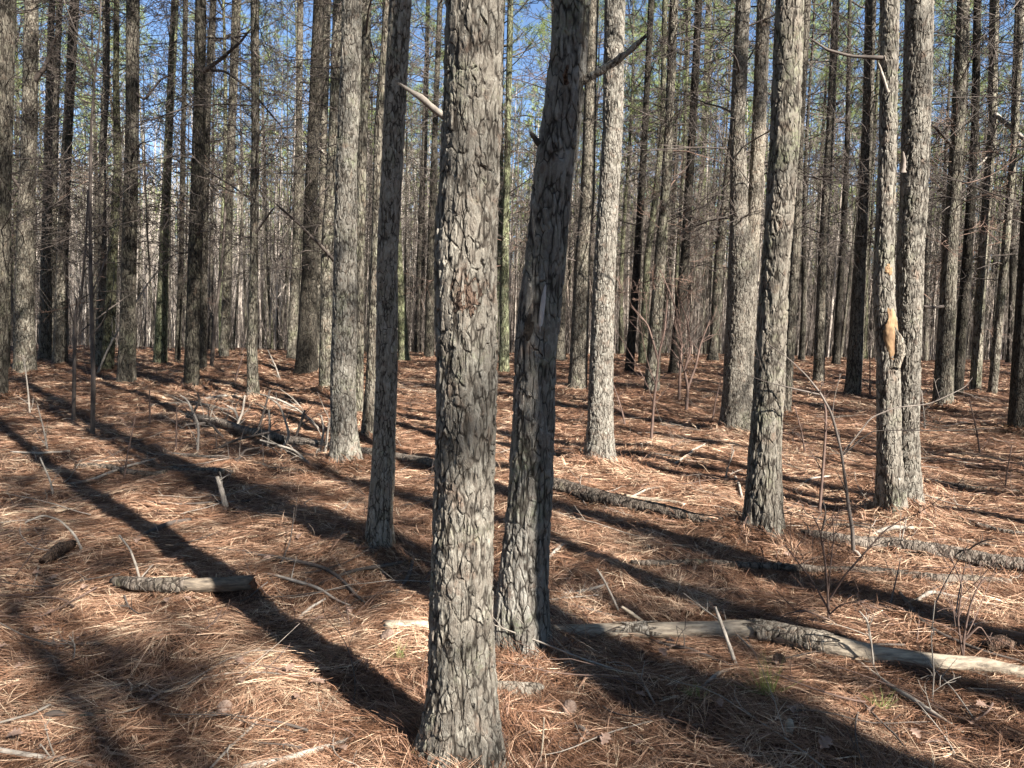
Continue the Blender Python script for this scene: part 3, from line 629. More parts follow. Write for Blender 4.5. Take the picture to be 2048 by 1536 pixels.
# ------------------------------------------------------------------ pines that were not traced: eight grown kinds, copied
def variant(seed, H, r0, nbr=58, nl=26, bl=10):
    rg = np.random.RandomState(seed)
    zs = np.concatenate([np.linspace(-.2, 2, 12), np.linspace(2, H, 40)[1:]])
    rs = r0*(1-.93*(np.maximum(zs, 0)/H)**1.15)+r0*.35*np.exp(-np.maximum(zs, 0)/.18)
    kx, ky = rg.normal(0, .010 if seed < 950 else .002, 2); wv_ = .07 if seed < 950 else .015
    xs = kx*zs+wv_*np.sin(zs*.45+rg.rand()*6)*np.minimum(1, np.maximum(zs, 0)/3); ys = ky*zs+wv_*np.sin(zs*.4+rg.rand()*6)*np.minimum(1, np.maximum(zs, 0)/3)
    root = empty('pine_tree', (0, 0, 0), 'x', 'pine tree', 'x')
    Vv, Ff = trunk_mesh(xs, ys, zs, rs, 14, seed, 0, .12)
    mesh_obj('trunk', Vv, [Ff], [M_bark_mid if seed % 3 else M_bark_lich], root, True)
    axf = lambda z: (np.interp(z, zs, xs), np.interp(z, zs, ys), np.interp(z, zs, rs))
    dead_branches(axf, 3.0, H*.56, nbr, rg, 1.8, .0115).obj('dead_branches', [M_twigmid], root)
    crown_acc(axf, H*.52, H, rg, nl=nl, bl=bl, bw=.010).obj('crown', [M_twig, M_needle], root)
    return root
VAR = [variant(900+k, 15.5+k*.6, [.09, .12, .10, .135, .11, .125, .085, .14][k]) for k in range(8)]+[variant(950+k, 16+k*.7, .12+.015*k, 12, 13, 9) for k in range(3)]
used = set()
def copy_tree(src, parent=None):
    c = src.copy(); COL.objects.link(c); c.parent = parent
    for ch in src.children: 
        d = ch.copy(); COL.objects.link(d); d.parent = c
    return c
def place(k, x, y, label, group, rg, sc=None):
    if k not in used: o = VAR[k]; used.add(k)
    else: o = copy_tree(VAR[k])
    o.location = (x, y, float(g(x, y))); o.rotation_euler = (rg.normal(0, .012), rg.normal(.02, .015), rg.uniform(0, 6.28))
    s = sc or rg.uniform(.9, 1.12); o.scale = (s, s, s)
    o['label'] = label; o['group'] = group; o['category'] = 'pine tree'
    return o
occ = [(float(p[0]), float(p[1])) for p in bases.values()]
def free(x, y, dmin):
    return all((x-a_)**2+(y-b_)**2 > dmin*dmin for a_, b_ in occ)
rg = np.random.RandomState(77)
KEY = [bases[TR[i][0]] for i in (0, 3, 4, 5)]+[bases['twinL'], bases['twinR'], bases['fork']]
SIDE = -1
_sx, _sy = math.sin(R_(SUN_AZ)), -math.cos(R_(SUN_AZ))
def shades(x, y):          # stands in the sunbeam that reaches one of the bright trunks
    for p in KEY:
        dx, dy = x-p[0], y-p[1]; t = dx*_sx+dy*_sy; q = abs(dx*_sy-dy*_sx)
        if (0 < t < 9 and q < .35) or (9 <= t < 22 and q < .8): return True
    q = (x+.18)*_sy-(y-2.75)*_sx; t = (x+.18)*_sx+(y-2.75)*_sy
    return 0 < t < 18 and -.35 < -q*SIDE < 2.6
# behind the traced rows, inside the view
n = 0; tries = 0
while n < 128 and tries < 9000:
    tries += 1
    y = rg.uniform(20, 56); x = rg.uniform(-.78, .78)*y
    pxl = 1024+F*x/y
    if not free(x, y, 2.1): continue
    if 90 < pxl < 660 and rg.rand() < .62: continue
    if y < 26 and rg.rand() < .4: continue
    occ.append((x, y)); n += 1
    if y < 34: lab, grp = 'slender pine trunk in the rows just behind the traced front rows', 'pines of the middle rows'
    else: lab, grp = 'far thin pine trunk with dead twigs and green top deep in the stand', 'pines deep in the stand'
    if y < 34: lab = 'slender pine with bare dead twigs at the back edge of the needle covered ground'
    place(rg.randint(8), x, y, lab, grp, rg)
# outside the view to the right and behind: they throw the shade
OFF = [(2.73, .665, 3, 1.0), (4.95, -1.45, 5, 1.05), (3.92, -.30, 1, 1.0), (3.54, 2.42, 2, 1.), (6.6, 4.6, 0, 1.), (5.25, -.55, 1, 1.), (7.8, 6.0, 0, 1.), (9.6, 8.8, 1, 1.), (8.9, 4.0, 2, 1.), (11.5, 10.6, 0, 1.), (6.9, 2.6, 1, 1.), (11.2, 6.6, 2, 1.), (8.5, -8.3, -6, 1.1), (7.2, -7.0, -3, 1.), (6.6, -9.0, -1, 1.), (11.3, -7.8, -2, 1.1), (9.6, -10.6, -5, 1.1)]
for x, y, k, s_ in OFF:
    o = place(8+k%3 if k >= 0 else -k, x, y, 'pine standing outside the picture on the sunny side', 'pines outside the picture', rg, s_); occ.append((x, y)); o.rotation_euler = (0, 0, 1.0)
n = 0; tries = 0
while n < 99 and tries < 9000:
    tries += 1
    x = rg.uniform(-3, 28); y = rg.uniform(-20, 24)
    if y > 0 and x < .72*y+1.2: continue
    if abs(x) < 2.6 and abs(y) < 3: continue
    if not free(x, y, 2.15) or shades(x, y): continue
    occ.append((x, y)); n += 1
    place(8+rg.randint(3), x, y, 'pine standing outside the picture on the sunny side', 'pines outside the picture', rg)

HID = []
n = 0; tries = 0
while n < 46 and tries < 6000:      # the stand goes on to the right, further off
    tries += 1
    x = rg.uniform(14, 44); y = rg.uniform(8, 38)
    if x < .74*y+1.5 or not free(x, y, 2.6) or shades(x, y): continue
    occ.append((x, y)); n += 1; HID.append((x, y))
n = 0; tries = 0
while n < 70 and tries < 6000:      # and to the left and behind, where it only hides the sky
    tries += 1
    x = rg.uniform(-24, 3); y = rg.uniform(-20, 24)
    if (y > 0 and x > -.72*y-1.3) or (y <= 0 and x > -1.5-.55*(-y)*0) and y > -4: continue
    if x > -1.0*0 and y > -6: continue
    if not free(x, y, 2.4) or (x > -2 and shades(x, y)): continue
    occ.append((x, y)); n += 1; HID.append((x, y))

# ------------------------------------------------------------------ far wood, hardwoods and brush (masses nobody could count)
rg = np.random.RandomState(31)
def wood_mass(x, y, H, ln_, name, label, r0, r1, cb, nl, bl, bw, ndb, seed, needles):
    N = len(x); rg = np.random.RandomState(seed); A = Acc()
    z = g(x, y); u = np.linspace(0, 1, 5)
    P = np.stack([x[:, None]+ln_[:, None]*H[:, None]*u, y[:, None]+0*u, z[:, None]-.1+H[:, None]*u], -1)
    A.add(*tubes(P, (rg.uniform(r0, r1, N))[:, None]*(1-.85*u), 7), 0)
    for i in range(N):
        kk = np.random.RandomState(5000+i)
        axf = lambda zz, i=i: (x[i]+ln_[i]*(zz-z[i]), y[i]+0*zz, .05+0*zz)
        B = crown_acc(axf, z[i]+H[i]*cb, z[i]+H[i], kk, nl=nl, bl=bl, bw=bw, far=True, reach=2.4)
        nb = np.concatenate(B.V)
        for (mi, q), fl in B.F.items():
            A.F.setdefault((1 if mi == 0 else 2, q), []).append(np.concatenate(fl)+A.n)
        A.V.append(nb); A.n += len(nb)
    n = N*ndb; ii = rg.randint(0, N, n); t = rg.uniform(.12, .5, n)
    az = rg.uniform(0, 6.28, n); L = rg.uniform(.6, 2.2, n); uu = np.linspace(0, 1, 3)
    b = np.stack([x[ii]+ln_[ii]*H[ii]*t, y[ii], z[ii]+H[ii]*t], -1); d = np.stack([np.cos(az), np.sin(az), rg.normal(.3, .3, n)], -1)
    A.add(*tubes(b[:, None]+(d*L[:, None])[:, None]*uu[:, None], np.full((n, 1), .016)*(1-.6*uu), 3), 1)
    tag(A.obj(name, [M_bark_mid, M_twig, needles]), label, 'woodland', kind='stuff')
N = 620
y = rg.uniform(54, 150, N); x = rg.uniform(-.85, .85, N)*y; H = rg.uniform(14, 21, N)
px_ = 1024+F*x/y; left = (px_ > 60) & (px_ < 640) & (rg.rand(N) < .6)
H = np.where(left, H*.75, H)
wood_mass(x, y, H, rg.normal(.02, .015, N), 'far_pine_wood', 'far pine wood of grey stems and pale green crowns closing the view', .08, .17, .38, 28, 8, .065, 16, 32, M_needle_far)
hx, hy = np.array(HID).T
wood_mass(hx, hy, rg.uniform(16, 19, len(hx)), rg.normal(0, .01, len(hx)), 'surrounding_pine_wood', 'the same pine wood going on outside the picture on all sides', .09, .14, .5, 30, 13, .03, 18, 33, M_needle)

# bare hardwoods: pale stems, strongest at the left
def hardwoods(N, y0, y1, xr, H0, H1, seed, name, label, m, r0=.035, nb=12, lean=.07):
    rg = np.random.RandomState(seed)
    y = rg.uniform(y0, y1, N); px = rg.uniform(xr[0], xr[1], N)**1.0; x = (px-1024)/F*y
    H = rg.uniform(H0, H1, N); z = g(x, y)-.1; u = np.linspace(0, 1, 6)
    P = np.stack([x, y, z], -1)[:, None]+np.stack([rg.normal(.02, lean, N), rg.normal(0, lean*.7, N), np.ones(N)], -1)[:, None]*(H[:, None]*u)[..., None]
    P[:, :, 0] += (rg.normal(0, lean*3.5, (N, 1)))*np.sin(u*3)[None]*H[:, None]/6
    R = (r0*rg.uniform(.4, 1.4, N)*(H/H1)**.5)[:, None]*(1-.8*u)
    A = Acc(); A.add(*tubes(P, R, 5))
    P2, R2, L2 = kids(P, R, nb, H*.33, .6, rg, 4, .3, .15, rf=.45, rmin=.005); A.add(*tubes(P2, R2, 3))
    P3, R3, L3 = kids(P2, R2, 5, L2*.55, .6, rg, 3, .2, .2, rf=.5, rmin=.004); A.add(*tubes(P3, R3, 3))
    return tag(A.obj(name, [m]), label, 'brush', kind='stuff')
hardwoods(1300, 36, 95, (-80, 900), 5, 12, 41, 'bare_hardwoods', 'pale leafless hardwood saplings massed behind the pines at left', M_hard, .05, 11)
hardwoods(560, 32, 85, (820, 2150), 3, 9, 42, 'bare_hardwoods', 'greyish leafless saplings massed behind the pines at right', M_brush, .035, 10)
hardwoods(2300, 25, 48, (-80, 2150), .5, 3.4, 43, 'underbrush', 'low twiggy bare underbrush along the crest of the needle floor', M_twigmid, .011, 8)
hardwoods(1500, 31, 75, (-80, 2150), 7, 13, 44, 'thin_poles', 'thicket of thin straight young stems beyond the needle floor', M_pole, .045, 5, lean=.018)
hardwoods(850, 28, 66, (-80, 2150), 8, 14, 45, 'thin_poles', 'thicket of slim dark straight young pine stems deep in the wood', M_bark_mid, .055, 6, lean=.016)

# ------------------------------------------------------------------ nearer saplings and shrubs
def wand(parent, P0, name, pix, wids, Y, m, rng, nk=0, kl=.5, dys=None, lv=2):
    dys = dys or [0]*len(pix)
    Wp = np.array([onplane(px, py, Y+dy) for (px, py), dy in zip(pix, dys)]); rr = np.array([q/2*Y/F for q in wids])
    t = np.linspace(0, 1, len(pix)); K = max(10, len(pix)*4); tq = np.linspace(0, 1, K)
    P = np.stack([np.interp(tq, t, Wp[:, k]) for k in range(3)], -1)
    h = np.array([.25, .5, .25]); Pp = np.pad(P, ((1, 1), (0, 0)), 'reflect', reflect_type='odd')
    P = np.stack([np.convolve(Pp[:, k], h, 'valid') for k in range(3)], -1)
    R = np.interp(tq, t, rr)*rng.uniform(.9, 1.1, K)
    A = Acc(); A.add(*tubes(P[None]-P0, R[None], 7))
    if nk:
        P2, R2, L2 = kids(P[None]-P0, R[None], nk, [kl], .8, rng, 5, .15, .3, rf=.5, rmin=.0016, bend=.3); A.add(*tubes(P2, R2, 4))
        if lv > 1:
            P3, R3, L3 = kids(P2, R2, 3, L2*.5, .7, rng, 4, .1, .2, rmin=.0013); A.add(*tubes(P3, R3, 3))
    return A.obj(name, [m], parent, True)
def sapling(label, stems, m, nk=6, kl=.7, seed=0, name='sapling', cat='sapling'):
    rg = np.random.RandomState(seed)
    bx, by = stems[0][0][0]; B = hit(bx, by)
    root = empty(name, tuple(B), label, cat)
    for q, st in enumerate(stems):
        pix, wids = st[0], st[1]; k = st[2] if len(st) > 2 else nk
        dys = st[3] if len(st) > 3 else None
        if q == 0: pix = [(pix[0][0], pix[0][1]+8)]+list(pix); wids = [wids[0]]+list(wids); dys = None if dys is None else [dys[0]]+list(dys)
        wand(root, B, 'stem' if q == 0 else 'branch', pix, wids, B[1], m, rg, k, kl, dys)
    return root
sapling('straight grey sapling at left in front of the black thick pine', [([(185, 872), (187, 760), (184, 650), (181, 520), (180, 400), (182, 250), (190, 150), (200, 60), (204, -60)], (10, 9, 8, 7, 6, 5, 4, 3, 3), 14), ([(192, 150), (170, 90), (150, 60), (120, -20)], (4, 3, 3, 2), 5)], M_twig, 14, 1.2, 1)
sapling('thin black sapling with a bent top left of the straight grey sapling', [([(147, 842), (149, 720), (151, 620), (163, 590), (172, 480), (176, 380)], (8, 7, 6, 5, 4, 3), 12)], M_twig, 12, 1.0, 2)
sapling('bushy twig with a long arched shoot beside the straight grey sapling', [([(196, 745), (215, 700), (240, 655), (300, 560), (330, 525)], (5, 4, 4, 3, 2), 6)], M_twigpale, 6, .8, 3)
sapling('dark thin sapling standing left of the pale slim pine', [([(423, 735), (430, 640), (440, 560), (447, 480), (452, 380)], (8, 7, 6, 5, 4), 8)], M_twig, 8, 1.2, 4)
sapling('thin dark sapling with a kink right of the whitish sunlit pine', [([(1302, 882), (1308, 800), (1314, 750), (1318, 705), (1328, 670), (1335, 600)], (6, 5, 5, 4, 4, 3), 8), ([(1316, 722), (1308, 690), (1296, 650), (1262, 610)], (4, 4, 3, 2), 5)], M_twigred, 8, .9, 5)
sapling('dark crooked sapling with reddish twigs spreading over the ground left of the forked pine', [([(1372, 822), (1376, 775), (1368, 740), (1382, 700), (1375, 640), (1350, 580)], (7, 6, 5, 4, 3, 2), 16), ([(1376, 775), (1392, 730), (1400, 690), (1420, 640)], (5, 4, 4, 2), 8)], M_twigred, 14, 1.3, 6)
sapling('brown forked sapling beside the dark crooked one', [([(1358, 800), (1360, 740), (1364, 680), (1350, 610), (1320, 540)], (7, 5, 4, 3, 2), 18)], M_twigred, 16, 1.5, 7)
sapling('pale slender bent sapling arching left over the logs before the twin trunked pine',
    [([(1707, 1112), (1705, 1060), (1698, 1020), (1690, 960), (1683, 905), (1672, 860), (1662, 825), (1640, 785), (1612, 750), (1575, 715), (1536, 688)], (9, 8, 7, 6, 5, 5, 5, 4, 3, 2, 2), 4),
     ([(1684, 908), (1715, 870), (1742, 835), (1790, 815), (1860, 808), (1930, 775), (1945, 755)], (3, 3, 3, 2.5, 2, 1.5, 1), 4, [0, .02, .05, .1, .2, .3, .3]),
     ([(1686, 910), (1720, 880), (1745, 862), (1800, 860), (1900, 862), (2000, 855)], (3, 3, 2, 2, 2, 1), 3, [0, -.05, -.1, -.2, -.3, -.4]),
     ([(1644, 790), (1590, 778), (1536, 765), (1480, 745)], (3, 3, 2, 1), 3)], M_twigmid, 4, .35, 8)
sapling('dark upright sapling left of the pale bent sapling', [([(1638, 1028), (1645, 950), (1650, 880), (1652, 830), (1648, 790)], (7, 6, 5, 5, 3), 5)], M_twigred, 5, .6, 9)
sapling('red brown many stemmed shrub in front of the right hand logs',
    [([(1658, 1250), (1655, 1180), (1650, 1120), (1640, 1060), (1625, 1030)], (6, 5, 4, 3, 2), 6),
     ([(1658, 1200), (1690, 1150), (1730, 1105), (1770, 1060), (1810, 1035)], (5, 4, 3, 3, 2), 5, [0, -.05, -.1, -.1, -.1]),
     ([(1656, 1185), (1662, 1120), (1668, 1070), (1664, 1030)], (4, 3, 2, 2), 5),
     ([(1657, 1220), (1630, 1170), (1600, 1130), (1570, 1090)], (4, 3, 3, 2), 6, [0, .05, .1, .15]),
     ([(1658, 1230), (1680, 1210), (1720, 1200), (1760, 1220)], (4, 3, 2, 2), 5, [0, -.05, -.1, -.15]),
     ([(1658, 1240), (1610, 1220), (1570, 1228), (1540, 1260)], (4, 3, 2, 2), 5, [0, -.05, -.1, -.15])], M_twigred, 6, .35, 10, 'bare_shrub', 'shrub')
sapling('dark leafless shrub at the right edge before the fallen log',
    [([(1925, 1330), (1928, 1270), (1940, 1210), (1960, 1165), (1975, 1155)], (6, 5, 4, 3, 3), 6),
     ([(1925, 1310), (1915, 1240), (1925, 1170), (1900, 1110)], (4, 4, 3, 2), 6),
     ([(1930, 1280), (1960, 1250), (1985, 1290)], (3, 3, 2), 4)], M_twigred, 6, .4, 11, 'bare_shrub', 'shrub')
sapling('pale thin upright twig cluster in the middle of the clearing at right', [([(1865, 1400), (1868, 1340), (1862, 1280), (1870, 1200)], (3, 3, 2, 2), 3)], M_twigpale, 3, .2, 12, 'twig_clump', 'twig')
rgs = np.random.RandomState(55)
for k, (bx, by, h) in enumerate([(95, 900, 90), (248, 960, 130), (300, 850, 70), (60, 830, 120), (352, 905, 90), (700, 1260, 60), (1450, 960, 60), (1250, 850, 80), (1610, 905, 90), (1800, 1105, 70), (1960, 905, 110), (2010, 980, 90), (560, 760, 60), (980, 860, 90), (1425, 840, 80), (1515, 905, 60), (885, 815, 80), (1740, 800, 90), (1850, 860, 80), (470, 765, 60)]):
    s1 = rgs.uniform(-25, 25)
    sapling(['low dark leafless seedling rising from the needles', 'low leafless twig sticking up from the needles'][k % 2], [([(bx, by), (bx+s1*.3, by-h*.4), (bx+s1, by-h)], (4, 3, 2), 5)], M_twigred if k % 3 else M_twigpale, 5, .3, 70+k, 'seedling', 'seedling')['group'] = 'leafless seedlings on the needle floor'

# ------------------------------------------------------------------ fallen logs and sticks
def lie(name, label, cat, pix, wids, m, sink=.3, n=18, wob=.05, seed=0, lift=None, mend=None, group=None, hmax=None, zs_=1):
    """a log lying on the ground; pix = where its middle line is seen"""
    rg = np.random.RandomState(seed+17)
    H = [hit(px, py+wd*.35) for (px, py), wd in zip(pix, wids)]
    H = np.array(H); rr = np.array([wd/2*h[1]/F for wd, h in zip(wids, H)])
    L = np.concatenate([[0], np.cumsum(np.linalg.norm(np.diff(H, axis=0), axis=1))])
    K = int(np.clip(L[-1]/.02, 14, 420)) if n > 9 else int(np.clip(L[-1]/.04, 10, 60))
    s = np.linspace(0, L[-1], K)
    P = np.stack([np.interp(s, L, H[:, k]) for k in range(3)], -1); R = np.interp(s, L, rr)
    k = max(3, K//12)|1; h = np.hanning(k+2)[1:-1]; h /= h.sum()
    sm = lambda v: np.convolve(np.pad(v, k//2, 'reflect', reflect_type='odd'), h, 'valid')
    P[:, 2] = g(P[:, 0], P[:, 1])
    kk = max(5, K//3)|1; hh = np.hanning(kk+2)[1:-1]; hh /= hh.sum()
    zz = np.convolve(np.pad(P[:, 2], kk//2, 'reflect', reflect_type='odd'), hh, 'valid')
    P[:, 0] = sm(P[:, 0]); P[:, 1] = sm(P[:, 1]); P[:, 2] = np.maximum(zz, P[:, 2]-.3*R)+R*(1-sink)
    if lift is not None: P[:, 2] += np.interp(s, np.linspace(0, L[-1], len(lift)), lift)
    R = R*(1+wob*2*(vn(s*5+seed, s*0, seed)-.5)+wob*(vn(s*16+seed, s*0, seed+1)-.5))
    B = P[0].copy(); P = P-B
    Vv, Ff = tubes(P[None], R[None], n)
    Vv = Vv.reshape(K, n, 3); th = np.arange(n)
    nz = (vn(s[:, None]*7+seed, th[None]*.9+seed*3, seed+5)-.5)*.22
    Vv = Vv+(Vv-P[:, None])*nz[..., None]
    # broken ends
    T0 = nrm(P[1]-P[0]); T1 = nrm(P[-1]-P[-2])
    Vv[0] -= T0*(rg.rand(n)*R[0]*.9)[:, None]; Vv[-1] += T1*(rg.rand(n)*R[-1]*.9)[:, None]
    Vv = Vv.reshape(-1, 3)
    c0, c1 = len(Vv), len(Vv)+1
    Vv = np.concatenate([Vv, [P[0]+T0*R[0]*.5], [P[-1]-T1*R[-1]*.5]])
    a0 = np.arange(n); a1 = np.arange((K-1)*n, K*n)
    cap = np.concatenate([np.stack([np.roll(a0, -1), a0, np.full(n, c0)], -1), np.stack([a1, np.roll(a1, -1), np.full(n, c1)], -1)])
    o = mesh_obj(name, Vv, [Ff, cap], [m, mend or m], None, True, [0, 1]); o.location = tuple(B)
    tag(o, label, cat, group)
    return o, P, R, B
def bark_sleeve(o, P, R, s0, s1, seed=0, m=None):
    """a stretch of bark still on a bare log"""
    K = len(P); i0, i1 = int(s0*K), int(s1*K); n = 30
    p = P[i0:i1]; r = R[i0:i1]*1.12+.004
    T = nrm(np.gradient(p, axis=0)); n1 = nrm(np.cross(T, np.array([0, 0, 1.]))); n2 = np.cross(n1, T)
    an = np.linspace(-1.9, 1.9, n)  # around the top
    cut = 1+.35*(vn(np.arange(i1-i0)*.25+seed, np.zeros(i1-i0), seed)-.5)*2
    A_ = an[None]*np.clip(cut, .6, 1.3)[:, None]
    rr = r[:, None]*(1+.1*(vn(np.arange(i1-i0)[:, None]*.4, an[None]*3, seed+4)-.5))
    V = p[:, None]+rr[..., None]*(np.sin(A_)[..., None]*n1[:, None]+np.cos(A_)[..., None]*n2[:, None])
    jag = (vn(an*3+seed, an*0, seed+6)-.5)*.12
    V[0] -= T[0]*jag[:, None]; V[-1] += T[-1]*jag[:, None]
    k = i1-i0; ii = np.arange(k*n).reshape(k, n)
    f = np.stack([ii[:-1, :-1], ii[:-1, 1:], ii[1:, 1:], ii[1:, :-1]], -1).reshape(-1, 4)
    mesh_obj('bark', V.reshape(-1, 3), [f], [m or M_bark_pale], o, True)
def side_sticks(o, P, R, n, ln, m, seed, r=.006):
    rg = np.random.RandomState(seed); K = len(P)
    for q in range(n):
        i = rg.randint(2, K-2); d = nrm(rg.normal(size=3)*np.array([.6, .6, .3])+np.array([0, 0, .9])); L = ln*rg.uniform(.4, 1.2)
        u = np.linspace(0, 1, 7); c = P[i]+d*L*u[:, None]+rg.normal(0, .25, 3)*L*(u**2)[:, None]
        rr = r*rg.uniform(.6, 1.3)*(1-.6*u)
        A = Acc(); A.add(*tubes(c[None], rr[None], 5))
        P2, R2, _ = kids(c[None], rr[None], 2, [L*.6], .8, rg, 4, .0, .3); A.add(*tubes(P2, R2, 4))
        A.obj('branch_stub', [m], o, True)
o, P, R, B = lie('fallen_log', 'long barkless fallen log crossing behind the two front trunks, partly in bark', 'log',
    [(775, 1252), (860, 1252), (1000, 1256), (1110, 1261), (1200, 1266), (1300, 1264), (1400, 1262), (1500, 1260), (1570, 1270), (1640, 1290), (1750, 1312), (1850, 1325), (1950, 1336), (2060, 1352)],
    (22, 24, 26, 26, 30, 34, 34, 36, 42, 46, 42, 34, 36, 36), M_wood, .2, 26, .05, 3, mend=M_woodend)
bark_sleeve(o, P, R, .60, .73, 4); bark_sleeve(o, P, R, .38, .44, 9)
lie('fallen_log', 'dark fallen trunk between the leaning grey front pine and the leaning rough pine', 'log',
    [(1075, 968), (1100, 973), (1200, 999), (1350, 1030), (1490, 1054)], (30, 31, 33, 28, 17), M_bark_log, .1, 22, .08, 55, mend=M_woodend)
o, P, R, B = lie('fallen_log', 'long thin fallen trunk starting in the brushwood at left and ending behind the front pine', 'log',
    [(378, 846), (440, 858), (500, 876), (570, 885), (650, 893), (720, 905), (800, 918), (875, 934)],
    (13, 15, 15, 16, 17, 19, 20, 20), M_bark_log, .1, 22, .06, 5, lift=[.10, .10, .04, 0, 0, 0], mend=M_woodend)
side_sticks(o, P[:len(P)//3], R, 9, .45, M_twigpale, 4)
lie('fallen_log', 'small pale piece of split wood lying just above the dark fallen trunk', 'log', [(1252, 993), (1310, 1002), (1370, 1012)], (11, 14, 10), M_wood, .3, 14, .08, 6, mend=M_woodend)
o, P, R, B = lie('fallen_log', 'thick bark covered log at right with its far end near the leaning rough pine', 'log', [(1604, 1072), (1680, 1082), (1760, 1092), (1850, 1104), (1930, 1118), (2060, 1140)], (20, 27, 30, 33, 36, 38), M_bark_log, .05, 26, .06, 7, mend=M_woodend)
side_sticks(o, P, R, 3, .3, M_twig, 8)
lie('fallen_log', 'slim grey log lying parallel in front of the thick bark covered log', 'log', [(1262, 1127), (1350, 1130), (1450, 1132), (1550, 1135), (1650, 1142), (1760, 1150), (1870, 1160), (2015, 1168)], (13, 16, 16, 17, 18, 19, 20, 18), M_bark_log, .0, 18, .07, 8, mend=M_woodend)
lie('fallen_stick', 'tan stick half sunk in needles left of the red brown shrub', 'stick', [(1285, 1155), (1340, 1163), (1430, 1176)], (6, 7, 4), M_wood, .4, 9, .08, 9)
o, P, R, B = lie('fallen_log', 'short broken log with a hollow dark end across the tree shadow at left', 'log', [(228, 1165), (270, 1176), (340, 1178), (420, 1180), (500, 1182)], (16, 26, 26, 28, 27), M_woodold, -.25, 24, .07, 10, lift=[0, .0, .0, .03], mend=M_woodend)
bark_sleeve(o, P, R, .08, .6, 14, M_bark_log); side_sticks(o, P[:len(P)//2], R, 2, .16, M_twigpale, 15, .004)
lie('fallen_log', 'stub of pinkish barked log poking out right of the front middle pine foot', 'log', [(985, 1380), (1035, 1382), (1076, 1384)], (28, 28, 26), M_bark_pale, -.1, 20, .05, 11, mend=M_woodend)
o, P, R, B = lie('fallen_branch', 'whitish forked branch in the bottom left corner', 'branch', [(-40, 1505), (20, 1518), (100, 1524), (190, 1534)], (10, 12, 11, 9), M_twigpale, .0, 10, .08, 12, lift=[.02, .02, .01, 0])
side_sticks(o, P, R, 3, .14, M_twigpale, 18, .004)
lie('fallen_branch', 'grey branch half buried in needles left of the front middle pine foot', 'branch', [(470, 1536), (560, 1522), (630, 1500), (700, 1478)], (14, 16, 14, 10), M_twigpale, .45, 12, .1, 13)
lie('fallen_log', 'dark mossy log lying in the shade left of the brushwood', 'log', [(152, 934), (220, 936), (330, 946)], (12, 16, 12), M_bark_log, .25, 16, .07, 14)
lie('fallen_log', 'short dark log right of the dark mossy one at the shadow edge', 'log', [(352, 938), (400, 944), (466, 946)], (14, 15, 10), M_bark_log, .25, 16, .07, 15)
lie('fallen_log', 'dark thin log high at the right edge, uphill of the thick bark covered log', 'log', [(1900, 1032), (1960, 1052), (2060, 1072)], (10, 12, 12), M_bark_log, .2, 14, .07, 16)
lie('fallen_log', 'grey log piece right of the twin trunked pine foot', 'log', [(1900, 1075), (1960, 1090), (2030, 1104)], (9, 11, 9), M_bark_log, .2, 14, .07, 17)
for k, (lab, pix, wd) in enumerate([
    ('thin dark log lying among the brush just left of the pale slim pine', [(300, 812), (380, 806), (470, 822)], (7, 9, 7)),
    ('long thin grey log below the brushwood heap at left', [(330, 905), (430, 915), (540, 936), (640, 948)], (6, 8, 8, 6)),
    ('thin dark log in the shade stripes right of the twin trunked pine', [(1850, 960), (1930, 975), (2040, 985)], (7, 9, 8)),
    ('slender grey log between the whitish sunlit pine and the leaning rough pine', [(1240, 905), (1330, 912), (1430, 930)], (5, 7, 5)),
    ('dark slender log in front of the twin trunked pine foot', [(1620, 1048), (1700, 1052), (1790, 1060)], (6, 8, 6)),
    ('low dark log in the lower right beside the shrub', [(1760, 1215), (1850, 1232), (1960, 1262)], (10, 12, 9)),
    ('weathered thin log at the far left under the saplings', [(0, 1020), (60, 1010), (130, 1012)], (6, 7, 5))]):
    o, P, R, B = lie('fallen_log', lab, 'log', pix, wd, M_bark_log, .1, 12, .1, 80+k)
    side_sticks(o, P, R, 3, .25, M_twigmid, 90+k, .004)
